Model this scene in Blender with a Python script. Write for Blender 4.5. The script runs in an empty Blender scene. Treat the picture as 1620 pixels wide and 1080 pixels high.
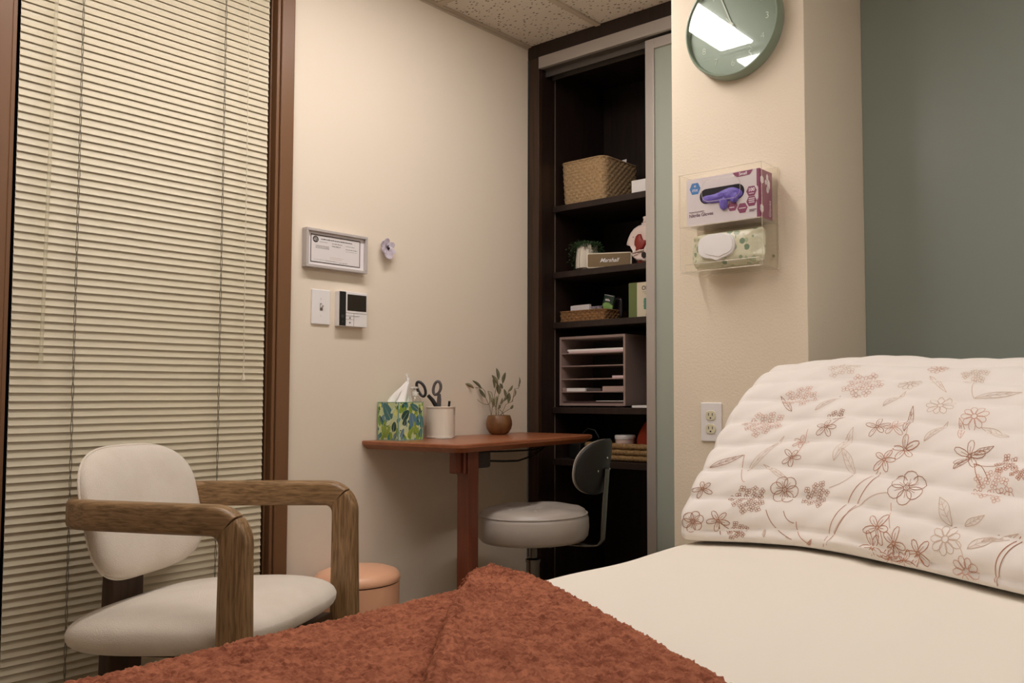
import bpy, bmesh, math, random
from math import sin, cos, pi, sqrt, radians, atan2
from mathutils import Vector, Matrix, noise

random.seed(11)
SC = bpy.context.scene
COL = SC.collection
V = Vector
EXPOSURE = 0.03

# ------------------------------------------------------------------ helpers
def lin(r, g, b):
    def f(c):
        c = c / 255.0
        return c / 12.92 if c <= .04045 else ((c + .055) / 1.055) ** 2.4
    return (f(r), f(g), f(b), 1.0)

def nd(nt, t, **kw):
    n = nt.nodes.new(t)
    for k, v in kw.items():
        setattr(n, k, v)
    return n

def mat(name, rgb, rough=.5, metal=0., spec=.5, bump=None, var=None, stretch=None, sheen=0., coat=0., alpha=None):
    """principled material; bump=(scale, strength, distance); var=(scale, rgb2, lo, hi) mottles towards a second colour."""
    m = bpy.data.materials.new(name)
    m.use_nodes = True
    nt = m.node_tree
    b = nt.nodes['Principled BSDF']
    col = lin(*rgb)
    b.inputs['Base Color'].default_value = col
    b.inputs['Roughness'].default_value = rough
    b.inputs['Metallic'].default_value = metal
    b.inputs['Specular IOR Level'].default_value = spec
    if sheen:
        b.inputs['Sheen Weight'].default_value = sheen
        b.inputs['Sheen Roughness'].default_value = .5
    if coat:
        b.inputs['Coat Weight'].default_value = coat
        b.inputs['Coat Roughness'].default_value = .08
    if bump or var:
        tc = nd(nt, 'ShaderNodeTexCoord')
        mp = nd(nt, 'ShaderNodeMapping')
        if stretch:
            mp.inputs['Scale'].default_value = stretch
        nt.links.new(tc.outputs['Object'], mp.inputs['Vector'])
    if var:
        n = nd(nt, 'ShaderNodeTexNoise')
        n.inputs['Scale'].default_value = var[0]
        n.inputs['Detail'].default_value = 5
        nt.links.new(mp.outputs['Vector'], n.inputs['Vector'])
        r = nd(nt, 'ShaderNodeValToRGB')
        r.color_ramp.elements[0].position = var[2]
        r.color_ramp.elements[1].position = var[3]
        r.color_ramp.elements[0].color = col
        r.color_ramp.elements[1].color = lin(*var[1])
        nt.links.new(n.outputs['Fac'], r.inputs['Fac'])
        nt.links.new(r.outputs['Color'], b.inputs['Base Color'])
    if bump:
        n = nd(nt, 'ShaderNodeTexNoise')
        n.inputs['Scale'].default_value = bump[0]
        n.inputs['Detail'].default_value = 4
        nt.links.new(mp.outputs['Vector'], n.inputs['Vector'])
        bp = nd(nt, 'ShaderNodeBump')
        bp.inputs['Strength'].default_value = bump[1]
        bp.inputs['Distance'].default_value = bump[2]
        nt.links.new(n.outputs['Fac'], bp.inputs['Height'])
        nt.links.new(bp.outputs['Normal'], b.inputs['Normal'])
    return m

def clear_mat(name, tint=(255, 255, 255), rough=.03, ior=1.45, haze=0., hazecol=(255, 255, 255)):
    """thin clear sheet: see-through with fresnel reflection and an optional milky share."""
    m = bpy.data.materials.new(name)
    m.use_nodes = True
    nt = m.node_tree
    nt.nodes.clear()
    out = nd(nt, 'ShaderNodeOutputMaterial')
    tr = nd(nt, 'ShaderNodeBsdfTransparent')
    tr.inputs['Color'].default_value = lin(*tint)
    gl = nd(nt, 'ShaderNodeBsdfGlossy')
    gl.inputs['Roughness'].default_value = rough
    lw = nd(nt, 'ShaderNodeLayerWeight')
    lw.inputs['Blend'].default_value = .5
    pw = nd(nt, 'ShaderNodeMath', operation='POWER'); pw.inputs[1].default_value = 4.5
    nt.links.new(lw.outputs['Facing'], pw.inputs[0])
    f0 = ((ior - 1) / (ior + 1)) ** 2
    fr = nd(nt, 'ShaderNodeMath', operation='MULTIPLY_ADD'); fr.inputs[1].default_value = .8; fr.inputs[2].default_value = f0
    nt.links.new(pw.outputs[0], fr.inputs[0])
    mx = nd(nt, 'ShaderNodeMixShader')
    nt.links.new(fr.outputs[0], mx.inputs['Fac'])
    nt.links.new(tr.outputs[0], mx.inputs[1])
    nt.links.new(gl.outputs[0], mx.inputs[2])
    last = mx
    if haze:
        df = nd(nt, 'ShaderNodeBsdfDiffuse')
        df.inputs['Color'].default_value = lin(*hazecol)
        m2 = nd(nt, 'ShaderNodeMixShader')
        m2.inputs['Fac'].default_value = haze
        nt.links.new(mx.outputs[0], m2.inputs[1])
        nt.links.new(df.outputs[0], m2.inputs[2])
        last = m2
    nt.links.new(last.outputs[0], out.inputs['Surface'])
    return m

def emit_mat(name, rgb, strength):
    m = bpy.data.materials.new(name)
    m.use_nodes = True
    nt = m.node_tree
    nt.nodes.clear()
    out = nd(nt, 'ShaderNodeOutputMaterial')
    e = nd(nt, 'ShaderNodeEmission')
    e.inputs['Color'].default_value = (rgb[0], rgb[1], rgb[2], 1)
    e.inputs['Strength'].default_value = strength
    nt.links.new(e.outputs[0], out.inputs['Surface'])
    return m

def wood_mat(name, c1, c2, rough, scale=(2, 30, 30), bump=.15, detail=6):
    m = mat(name, c1, rough)
    nt = m.node_tree
    b = nt.nodes['Principled BSDF']
    tc = nd(nt, 'ShaderNodeTexCoord')
    mp = nd(nt, 'ShaderNodeMapping')
    mp.inputs['Scale'].default_value = scale
    n = nd(nt, 'ShaderNodeTexNoise')
    n.inputs['Scale'].default_value = 1.6
    n.inputs['Detail'].default_value = detail
    n.inputs['Distortion'].default_value = .6
    r = nd(nt, 'ShaderNodeValToRGB')
    r.color_ramp.elements[0].color = lin(*c1)
    r.color_ramp.elements[1].color = lin(*c2)
    r.color_ramp.elements[0].position = .35
    r.color_ramp.elements[1].position = .68
    nt.links.new(tc.outputs['Object'], mp.inputs['Vector'])
    nt.links.new(mp.outputs['Vector'], n.inputs['Vector'])
    nt.links.new(n.outputs['Fac'], r.inputs['Fac'])
    nt.links.new(r.outputs['Color'], b.inputs['Base Color'])
    bp = nd(nt, 'ShaderNodeBump')
    bp.inputs['Strength'].default_value = bump
    bp.inputs['Distance'].default_value = .002
    nt.links.new(n.outputs['Fac'], bp.inputs['Height'])
    nt.links.new(bp.outputs['Normal'], b.inputs['Normal'])
    return m

def rrect(w, h, r, n=4):
    """closed rounded rectangle outline centred on 0 (ccw)."""
    r = min(r, w / 2 - 1e-5, h / 2 - 1e-5)
    pts = []
    for cx, cy, a0 in ((w / 2 - r, h / 2 - r, 0), (-w / 2 + r, h / 2 - r, 90), (-w / 2 + r, -h / 2 + r, 180), (w / 2 - r, -h / 2 + r, 270)):
        for i in range(n + 1):
            a = radians(a0 + 90 * i / n)
            pts.append((cx + r * cos(a), cy + r * sin(a)))
    return pts

def resample(pts, step, closed=True):
    out = []
    n = len(pts)
    for i in range(n if closed else n - 1):
        a = V(pts[i]); b = V(pts[(i + 1) % n])
        k = max(1, int(round((b - a).length / step)))
        for j in range(k):
            out.append(a.lerp(b, j / k))
    if not closed:
        out.append(V(pts[-1]))
    return out

class MB:
    def __init__(self):
        self.bm = bmesh.new()
    def face(self, vs, mi=0):
        try:
            f = self.bm.faces.new(vs)
            f.material_index = mi
            return f
        except ValueError:
            return None
    def poly(self, pts, mi=0):
        return self.face([self.bm.verts.new(V(p)) for p in pts], mi)
    def box(self, x0, x1, y0, y1, z0, z1, mi=0):
        x0, x1 = min(x0, x1), max(x0, x1); y0, y1 = min(y0, y1), max(y0, y1); z0, z1 = min(z0, z1), max(z0, z1)
        v = [self.bm.verts.new((x, y, z)) for z in (z0, z1) for y in (y0, y1) for x in (x0, x1)]
        for q in ((0, 2, 3, 1), (4, 5, 7, 6), (0, 1, 5, 4), (2, 6, 7, 3), (0, 4, 6, 2), (1, 3, 7, 5)):
            self.face([v[i] for i in q], mi)
        return v
    def rings(self, rings, closed=True, cap0=True, cap1=True, mi=0, loop=False):
        R = [[self.bm.verts.new(V(p)) for p in r] for r in rings]
        n = len(R[0])
        m = len(R)
        for i in range(m if loop else m - 1):
            A = R[i]; B = R[(i + 1) % m]
            for j in range(n if closed else n - 1):
                self.face([A[j], A[(j + 1) % n], B[(j + 1) % n], B[j]], mi)
        if not loop and closed:
            if cap0:
                self.face(list(reversed(R[0])), mi)
            if cap1:
                self.face(R[-1], mi)
        return R
    def prism(self, poly, z0, z1, mi=0, M=None):
        a = [V((p[0], p[1], z0)) for p in poly]
        b = [V((p[0], p[1], z1)) for p in poly]
        if M is not None:
            a = [M @ p for p in a]; b = [M @ p for p in b]
        self.rings([a, b], mi=mi)
    def lathe(self, prof, c=(0, 0, 0), seg=32, mi=0, M=None):
        rings = []
        for r, z in prof:
            ring = []
            for i in range(seg):
                a = 2 * pi * i / seg
                p = V((c[0] + r * cos(a), c[1] + r * sin(a), c[2] + z))
                ring.append(M @ p if M is not None else p)
            rings.append(ring)
        self.rings(rings, mi=mi, cap0=prof[0][0] > 1e-4, cap1=prof[-1][0] > 1e-4)
    def tube(self, pts, r, seg=8, closed=False, mi=0):
        pts = [V(p) for p in pts]
        n = len(pts)
        rs = r if isinstance(r, (list, tuple)) else [r] * n
        rings = []
        prev = None
        for i in range(n):
            if closed:
                t = pts[(i + 1) % n] - pts[i - 1]
            else:
                t = pts[min(i + 1, n - 1)] - pts[max(i - 1, 0)]
            if t.length < 1e-9:
                t = V((0, 0, 1))
            t.normalize()
            if prev is None:
                up = V((0, 0, 1)) if abs(t.z) < .9 else V((1, 0, 0))
                s = t.cross(up).normalized()
            else:
                s = (prev - t * prev.dot(t))
                s = s.normalized() if s.length > 1e-6 else t.orthogonal().normalized()
            prev = s
            u = t.cross(s)
            rings.append([pts[i] + (s * cos(2 * pi * k / seg) + u * sin(2 * pi * k / seg)) * rs[i] for k in range(seg)])
        self.rings(rings, loop=closed, mi=mi)
    def cyl(self, p0, p1, r0, r1=None, seg=20, mi=0):
        self.tube([p0, p1], [r0, r0 if r1 is None else r1], seg, mi=mi)
    def sweep(self, pts, sides, w, h, r, mi=0):
        """rounded-rectangle section, w along sides[i], h along tangent x side."""
        pts = [V(p) for p in pts]
        n = len(pts)
        ws = w if isinstance(w, list) else [w] * n
        hs = h if isinstance(h, list) else [h] * n
        rings = []
        for i in range(n):
            t = (pts[min(i + 1, n - 1)] - pts[max(i - 1, 0)]).normalized()
            s = V(sides[i])
            s = (s - t * s.dot(t)).normalized()
            u = t.cross(s)
            rings.append([pts[i] + s * a + u * b for a, b in rrect(ws[i], hs[i], r, 3)])
        self.rings(rings, mi=mi)
    def cushion(self, a, b, zt, zb, n=3.0, p=2.4, nr=12, ns=64, fn=None, mi=0):
        """puffed pad: superellipse outline (half axes a, b), rising to zt above and zb below its seam; fn bends each point."""
        def outline(t, k):
            c, s = cos(t), sin(t)
            return V((a * k * math.copysign(abs(c) ** (2 / n), c), b * k * math.copysign(abs(s) ** (2 / n), s), 0))
        rings = []
        ks = [sin(i / nr * pi / 2) for i in range(nr + 1)]
        for k in ks[1:]:
            h = (1 - k ** p) ** (1 / p) if k < 1 else 0
            rings.append([outline(2 * pi * j / ns, k) + V((0, 0, zt * h)) for j in range(ns)])
        for k in reversed(ks[1:-1]):
            h = (1 - k ** p) ** (1 / p)
            rings.append([outline(2 * pi * j / ns, k) - V((0, 0, zb * h)) for j in range(ns)])
        if fn:
            rings = [[fn(q) for q in r] for r in rings]
        self.rings(rings, mi=mi)
    def grid(self, fn, nu, nv, mi=0, closeu=False):
        R = [[self.bm.verts.new(V(fn(i / nu, j / nv))) for j in range(nv + 1)] for i in range(nu + (0 if closeu else 1))]
        m = len(R)
        for i in range(m if closeu else m - 1):
            for j in range(nv):
                self.face([R[i][j], R[(i + 1) % m][j], R[(i + 1) % m][j + 1], R[i][j + 1]], mi)
        return R
    def build(self, name, mats, parent=None, bevel=0., seg=2, subsurf=0, smooth=True, angle=40, local=False, solid=0.):
        bm = self.bm
        bmesh.ops.recalc_face_normals(bm, faces=bm.faces[:])
        if parent is not None and not local:
            bm.transform(WM[parent.name].inverted())
        me = bpy.data.meshes.new(name)
        bm.to_mesh(me)
        bm.free()
        for m in (mats if isinstance(mats, (list, tuple)) else [mats]):
            me.materials.append(m)
        if smooth:
            me.polygons.foreach_set('use_smooth', [True] * len(me.polygons))
            me.set_sharp_from_angle(angle=radians(angle))
        o = bpy.data.objects.new(name, me)
        COL.objects.link(o)
        if parent is not None:
            o.parent = parent
            WM[o.name] = WM[parent.name]
        else:
            WM[o.name] = Matrix.Identity(4)
        if solid:
            md = o.modifiers.new('solid', 'SOLIDIFY'); md.thickness = solid; md.offset = 0
        if bevel:
            md = o.modifiers.new('bevel', 'BEVEL')
            md.width = bevel; md.segments = seg; md.limit_method = 'ANGLE'; md.angle_limit = radians(35)
            md.harden_normals = True
        if subsurf:
            md = o.modifiers.new('sub', 'SUBSURF'); md.levels = subsurf; md.render_levels = subsurf
        return o

WM = {}
def thing(name, label, cat, loc=(0, 0, 0), rotz=0., group=None):
    o = bpy.data.objects.new(name, None)
    o.empty_display_size = .05
    COL.objects.link(o)
    o.location = loc
    o.rotation_euler = (0, 0, rotz)
    WM[o.name] = Matrix.Translation(V(loc)) @ Matrix.Rotation(rotz, 4, 'Z')
    tag(o, label, cat, group)
    return o
def tag(o, label, cat, group=None):
    o['label'] = label
    o['category'] = cat
    if group:
        o['group'] = group
    return o
def struct(o):
    o['kind'] = 'structure'
    return o
def sthing(name, loc=(0, 0, 0)):
    o = bpy.data.objects.new(name, None)
    COL.objects.link(o)
    o.location = loc
    o['kind'] = 'structure'
    WM[o.name] = Matrix.Translation(V(loc))
    return o

AX_W1 = Matrix(((1, 0, 0), (0, 0, -1), (0, 1, 0)))          # on a face looking towards -Y
AX_PIL = Matrix(((0, 0, -1), (-1, 0, 0), (0, 1, 0)))        # on a face looking towards -X
AX_SIDE = Matrix(((1, 0, 0), (0, 0, -1), (0, 1, 0)))
def text(name, body, size, loc, ax, m, parent, thin=0., shear=0., ext=.0002, align='CENTER', spin=0.):
    cu = bpy.data.curves.new(name, 'FONT')
    cu.body = body; cu.size = size; cu.align_x = align; cu.align_y = 'CENTER'
    cu.extrude = ext; cu.offset = thin; cu.shear = shear
    cu.materials.append(m)
    tmp = bpy.data.objects.new(name, cu)
    COL.objects.link(tmp)
    me = bpy.data.meshes.new_from_object(tmp.evaluated_get(bpy.context.evaluated_depsgraph_get()))
    bpy.data.objects.remove(tmp)
    bpy.data.curves.remove(cu)
    o = bpy.data.objects.new(name, me)
    COL.objects.link(o)
    M = Matrix.Translation(V(loc)) @ ax.to_4x4() @ Matrix.Rotation(spin, 4, 'Z')
    o.parent = parent
    o.matrix_local = WM[parent.name].inverted() @ M
    return o

# ------------------------------------------------------------------ materials
M_WALL = mat('cream_wall_paint', (235, 222, 203), .75, bump=(260, .12, .002), spec=.25)
M_PILLAR = mat('cream_orange_peel_paint', (234, 220, 198), .72, bump=(150, .28, .003), spec=.25)
M_BROWN = mat('brown_painted_wood', (118, 82, 52), .42, bump=(30, .05, .002))
M_DARK = wood_mat('dark_brown_laminate', (44, 28, 20), (30, 18, 13), .5, (30, 30, 3), .1)
M_JAMB = wood_mat('dark_walnut_jamb', (66, 44, 28), (44, 28, 17), .45, (40, 40, 2), .2)
M_ALU = mat('brushed_aluminium', (196, 190, 184), .42, .55, bump=(300, .05, .001), stretch=(1, 1, 40))
M_TRACK = mat('grey_door_track', (110, 104, 98), .45, .5)
M_WHITE = mat('white_plastic', (238, 234, 232), .35)
M_IVORY = mat('ivory_plastic', (222, 214, 184), .4)
M_BLACK = mat('black_plastic', (22, 21, 21), .4)
M_CHROME = mat('chrome', (225, 222, 218), .12, 1.)
M_PAPER = mat('white_paper', (240, 236, 232), .8)
M_FLOOR = mat('sand_carpet', (176, 160, 138), .95, bump=(600, .6, .006), var=(220, (150, 134, 112), .35, .7))
M_TBAR = mat('ceiling_grid_metal', (206, 192, 172), .55)
M_OAK = wood_mat('limed_oak', (114, 86, 54), (166, 132, 92), .42, (9, 120, 120), .3)
M_OAKV = wood_mat('limed_oak_upright', (114, 86, 54), (166, 132, 92), .42, (120, 120, 9), .3)
M_OAKD = wood_mat('dark_walnut_frame', (74, 52, 34), (52, 36, 24), .55, (20, 20, 3), .2)  # dark wood of the chair's rear leg, seat frame and the table frame
M_FABRIC = mat('oatmeal_woven_fabric', (232, 222, 208), .9, bump=(420, .5, .003), var=(9, (222, 210, 194), .35, .7), sheen=.3, spec=.2)
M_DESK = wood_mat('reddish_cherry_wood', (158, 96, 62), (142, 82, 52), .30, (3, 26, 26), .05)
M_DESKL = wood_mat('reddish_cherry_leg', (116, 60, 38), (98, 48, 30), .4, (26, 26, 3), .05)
M_SHEET = mat('ivory_cotton_sheet', (238, 230, 216), .85, bump=(700, .12, .001), sheen=.15, spec=.2)
M_PILLOW = mat('white_quilted_cotton', (240, 232, 224), .85, bump=(600, .12, .001), sheen=.15, spec=.2)
M_LINE = mat('russet_print_line', (172, 124, 98), .85, spec=.1)
M_LINE2 = mat('rose_print_line', (214, 170, 150), .85, spec=.1)
M_LINE3 = mat('pale_beige_print_line', (214, 190, 170), .85, spec=.1)
M_LINE4 = mat('sienna_print_line', (186, 128, 98), .85, spec=.1)

M_BLANKET = mat('terracotta_plush', (150, 84, 58), .95, sheen=.35, spec=.1)
def _plush(m):
    nt = m.node_tree
    b = nt.nodes['Principled BSDF']
    b.inputs['Sheen Tint'].default_value = lin(214, 140, 104)
    tc = nd(nt, 'ShaderNodeTexCoord')
    mp = nd(nt, 'ShaderNodeMapping'); mp.inputs['Scale'].default_value = (1.25, 1, 1)
    mp.inputs['Rotation'].default_value = (0, 0, .5)
    nt.links.new(tc.outputs['Object'], mp.inputs['Vector'])
    n1 = nd(nt, 'ShaderNodeTexNoise'); n1.inputs['Scale'].default_value = 78; n1.inputs['Detail'].default_value = 2.5; n1.inputs['Distortion'].default_value = .8
    n2 = nd(nt, 'ShaderNodeTexNoise'); n2.inputs['Scale'].default_value = 520; n2.inputs['Detail'].default_value = 2
    n3 = nd(nt, 'ShaderNodeTexNoise'); n3.inputs['Scale'].default_value = 14; n3.inputs['Detail'].default_value = 3
    for n in (n1, n2, n3):
        nt.links.new(mp.outputs['Vector'], n.inputs['Vector'])
    r = nd(nt, 'ShaderNodeValToRGB')
    r.color_ramp.elements[0].position = .36; r.color_ramp.elements[0].color = lin(116, 64, 46)
    r.color_ramp.elements[1].position = .64; r.color_ramp.elements[1].color = lin(178, 112, 84)
    ad = nd(nt, 'ShaderNodeMath', operation='MULTIPLY_ADD'); ad.inputs[1].default_value = .30
    nt.links.new(n3.outputs['Fac'], ad.inputs[0])
    a2 = nd(nt, 'ShaderNodeMath', operation='MULTIPLY'); a2.inputs[1].default_value = .70
    nt.links.new(n1.outputs['Fac'], a2.inputs[0])
    nt.links.new(a2.outputs[0], ad.inputs[2])
    nt.links.new(ad.outputs[0], r.inputs['Fac'])
    nt.links.new(r.outputs['Color'], b.inputs['Base Color'])
    s = nd(nt, 'ShaderNodeMath', operation='MULTIPLY_ADD'); s.inputs[1].default_value = .35
    nt.links.new(n2.outputs['Fac'], s.inputs[0]); nt.links.new(n1.outputs['Fac'], s.inputs[2])
    bp = nd(nt, 'ShaderNodeBump'); bp.inputs['Strength'].default_value = .6; bp.inputs['Distance'].default_value = .004
    nt.links.new(s.outputs[0], bp.inputs['Height'])
    nt.links.new(bp.outputs['Normal'], b.inputs['Normal'])
_plush(M_BLANKET)

def tile_mat():
    m = mat('fissured_ceiling_tile', (236, 226, 212), .9)
    nt = m.node_tree; b = nt.nodes['Principled BSDF']
    tc = nd(nt, 'ShaderNodeTexCoord')
    mp = nd(nt, 'ShaderNodeMapping'); mp.inputs['Scale'].default_value = (200, 92, 1); mp.inputs['Rotation'].default_value = (0, 0, .5)
    nt.links.new(tc.outputs['Object'], mp.inputs['Vector'])
    nz = nd(nt, 'ShaderNodeTexNoise'); nz.inputs['Scale'].default_value = .8; nz.inputs['Detail'].default_value = 2
    nt.links.new(mp.outputs['Vector'], nz.inputs['Vector'])
    mixv = nd(nt, 'ShaderNodeMix', data_type='VECTOR'); mixv.inputs['Factor'].default_value = .5
    nt.links.new(mp.outputs['Vector'], mixv.inputs[4]); nt.links.new(nz.outputs['Color'], mixv.inputs[5])
    vo = nd(nt, 'ShaderNodeTexVoronoi'); vo.inputs['Scale'].default_value = 1.0; vo.inputs['Randomness'].default_value = 1
    nt.links.new(mixv.outputs[1], vo.inputs['Vector'])
    gate = nd(nt, 'ShaderNodeMath', operation='GREATER_THAN'); gate.inputs[1].default_value = .30
    sp = nd(nt, 'ShaderNodeSeparateColor')
    nt.links.new(vo.outputs['Color'], sp.inputs[0]); nt.links.new(sp.outputs[0], gate.inputs[0])
    lt = nd(nt, 'ShaderNodeMath', operation='LESS_THAN'); lt.inputs[1].default_value = .25
    nt.links.new(vo.outputs['Distance'], lt.inputs[0])
    mu = nd(nt, 'ShaderNodeMath', operation='MULTIPLY')
    nt.links.new(gate.outputs[0], mu.inputs[0]); nt.links.new(lt.outputs[0], mu.inputs[1])
    mc = nd(nt, 'ShaderNodeMix', data_type='RGBA')
    mc.inputs[6].default_value = lin(236, 226, 212); mc.inputs[7].default_value = lin(96, 78, 62)
    nt.links.new(mu.outputs[0], mc.inputs['Factor'])
    nt.links.new(mc.outputs[2], b.inputs['Base Color'])
    return m
M_TILE = tile_mat()

# ------------------------------------------------------------------ room shell
H = 2.375
M_WALLW = mat('off_white_wall_paint', (244, 238, 228), .8, spec=.2)
mb = MB(); mb.box(-4.3, .6, -3.6, .1, -.08, 0); struct(mb.build('floor', M_FLOOR))
mb = MB(); mb.box(-4.3, .6, -3.6, .1, H, H + .06); struct(mb.build('ceiling', M_TILE))
mb = MB()
mb.box(-1.128, 0, 0, .1, 0, H); mb.box(-4.3, -1.838, 0, .1, 0, H); mb.box(-1.838, -1.128, 0, .1, 2.335, H); mb.box(-1.838, -1.128, 0, .1, 0, .03)
struct(mb.build('wall_left', M_WALL))
mb = MB(); mb.box(-.38, .06, -1.408, -.962, 0, H); struct(mb.build('wall_back', M_PILLAR, bevel=.003))
mb = MB(); mb.box(.5, .6, -3.6, .1, 0, H); struct(mb.build('wall_far', M_WALL))
mb = MB(); mb.box(-4.3, .6, -3.7, -3.6, 0, H); struct(mb.build('wall_right', M_WALLW))
mb = MB(); mb.box(-4.4, -4.3, -3.6, .1, 0, H); struct(mb.build('wall_near', M_WALLW))
# ceiling grid: wall angle and tees
mb = MB(); mb.box(-4.3, 0, -.020, -.0005, H - .006, H - .0005); mb.box(-4.3, 0, -.0035, -.0005, H - .014, H - .006); struct(mb.build('trim_1', M_TBAR, bevel=.001))
mb = MB()
for y in (-.372, -.982, -1.592, -2.202, -2.812):
    mb.box(-4.3, 0 if y > -.95 else (-.38 if y > -1.41 else 0), y - .012, y + .012, H - .007, H - .0005)
for x in (-.50, -1.11, -1.72, -2.33, -2.94, -3.55):
    if x in (-1.11, -1.72, -2.33):
        for y0, y1 in ((-.36, -.022), (-3.6, -.994)):
            mb.box(x - .012, x + .012, y0, y1, H - .0075, H - .0005)
    else:
        mb.box(x - .012, x + .012, -3.6, -.022, H - .0075, H - .0005)
struct(mb.build('trim_2', M_TBAR))

# window with wooden casing
w1 = sthing('window_1', (-1.483, 0, 0))
mb = MB()
mb.box(-1.127, -1.082, -.018, 0, 0, 2.36); mb.box(-1.91, -1.838, -.018, 0, 0, 2.36); mb.box(-1.838, -1.127, -.018, 0, 2.325, 2.36)
mb.build('casing', M_BROWN, w1, bevel=.004)
mb = MB()
for a, b in ((-1.139, -1.128), (-1.838, -1.827)):
    mb.box(a, b, -.012, .095, .03, 2.335)
mb.box(-1.146, -1.139, .012, .03, .03, 2.33); mb.box(-1.827, -1.821, .012, .03, .03, 2.33)
mb.box(-1.827, -1.139, -.012, .095, 2.325, 2.335); mb.box(-1.827, -1.139, -.012, .095, .03, .045)
mb.build('window_frame', M_BROWN, w1, bevel=.003)
mb = MB(); mb.box(-1.827, -1.139, .06, .066, .045, 2.325)
mb.build('pane', mat('dark_night_glass', (16, 17, 18), .06), w1)

# venetian blind
M_SLAT = mat('cream_blind_slat', (208, 197, 170), .42, bump=(60, .03, .001))
M_CORD = mat('grey_cord', (126, 118, 100), .8)
M_WAND = clear_mat('clear_wand', (250, 248, 240), .1, 1.45, .22, (240, 236, 220))
bl = thing('window_blind', 'closed cream venetian blind filling the brown-framed window behind the armchair', 'blind', (-1.488, -.004, .06))
mb = MB()
pitch = .0197
zz = .085
while zz < 2.28:
    ring = []
    for i in range(7):
        t = i / 6 - .5                       # -.5 lower (room side) .. .5 upper (window side)
        a = radians(81)
        d = t * .0262
        crown = -.0017 * (1 - (2 * t) ** 2)
        y = d * cos(a) - crown * sin(a) + .001
        z = d * sin(a) + crown * cos(a)
        ring.append((y, z))
    rings = []
    jit = random.uniform(-.0006, .0006)
    for k in range(9):
        x = -1.8165 + .657 * k / 8
        sag = -.0006 * sin(pi * ((k / 8 * 2.6) % 1.0)) + jit
        rings.append([(x, y - .0002, z + zz + sag) for y, z in ring])
    mb.rings(rings, closed=False)
    zz += pitch
mb.build('slats', M_SLAT, bl, angle=70)
mb = MB(); mb.box(-1.818, -1.158, -.016, .012, 2.288, 2.322); mb.build('headrail', M_SLAT, bl, bevel=.003)
mb = MB(); mb.box(-1.817, -1.159, -.010, .010, .058, .074); mb.build('bottom_rail', M_SLAT, bl, bevel=.003)
for x in (-1.684, -1.306):
    mb = MB()
    for s in (-1, 1):
        pts = []
        z = .08
        k = 0
        while z < 2.285:
            pts.append((x + s * .0022 * sin(z * pi / .046), -.0155 - .0006 * s, z)); z += .006
        mb.tube(pts, .0011, 5)
    mb.build('ladder_cord', M_CORD, bl)
mb = MB(); mb.tube([(-1.742, -.02, 2.28), (-1.748, -.0205, 1.9), (-1.760, -.024, 1.03)], .0042, 6, mi=0); mb.tube([(-1.760, -.024, 1.03), (-1.760, -.024, 1.01)], .0055, 8)
mb.build('tilt_wand', M_WAND, bl)
M_LCORD = mat('ivory_cord', (224, 214, 190), .7)
mb = MB(); mb.tube([(-1.236, -.018, 2.28), (-1.2355, -.0185, 1.6), (-1.2345, -.019, 1.06), (-1.232, -.02, 1.045), (-1.2345, -.0195, 1.03), (-1.2345, -.0195, .998)], .0014, 6)
lc = mb.build('lift_cord', M_LCORD, bl)
mb = MB(); mb.lathe([(0, .022), (.002, .022), (.003, .016), (.0058, .004), (.0062, 0), (0, 0)], (-1.2345, -.0195, .976), 14); mb.build('tassel', M_LCORD, lc)

# ------------------------------------------------------------------ closet
cl = thing('closet', 'dark brown built-in closet with open shelves in the room corner', 'closet', (.2, -.5, 0))
mb = MB(); mb.box(0, .022, -.061, -.006, 0, 2.317); mb.build('door_jamb', M_JAMB, cl, bevel=.002)
mb = MB(); mb.box(0, .1, -.962, -.001, 2.317, H - .001); mb.build('header_board', M_DARK, cl, bevel=.001)
mb = MB(); mb.box(.022, .1, -.0605, -.02, 0, 2.317); mb.box(.104, .44, -.0605, -.02, 0, 2.317); mb.build('side_panel', M_DARK, cl)
mb = MB(); mb.box(.1005, .1035, -.0625, -.045, 0, 2.30); mb.build('edge_strip', mat('pale_panel_edge', (112, 100, 88), .6), cl)
mb = MB(); mb.box(.436, .456, -1.3, -.02, 0, 2.317); mb.box(.434, .437, -.105, -.101, 1.9, 2.28); mb.build('back_panel', M_DARK, cl)
mb = MB(); mb.box(.07, .44, -1.32, -1.3, 0, 2.317); mb.build('side_panel', M_DARK, cl)
mb = MB(); mb.box(.04, .44, -1.3, -.06, 2.30, 2.316); mb.build('top_panel', M_DARK, cl)
SHELF = {'A': 1.687, 'B': 1.411, 'C': 1.203, 'D': .854, 'E': .643}
for k in 'ABCDE':
    z = SHELF[k]
    mb = MB(); mb.box(.088, .436, -1.3, -.0615, z, z + .025); mb.build('shelf', M_DARK, cl, bevel=.0015)
mb = MB(); mb.box(.088, .436, -1.3, -.0615, 0, .07); mb.build('shelf', M_DARK, cl)
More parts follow.
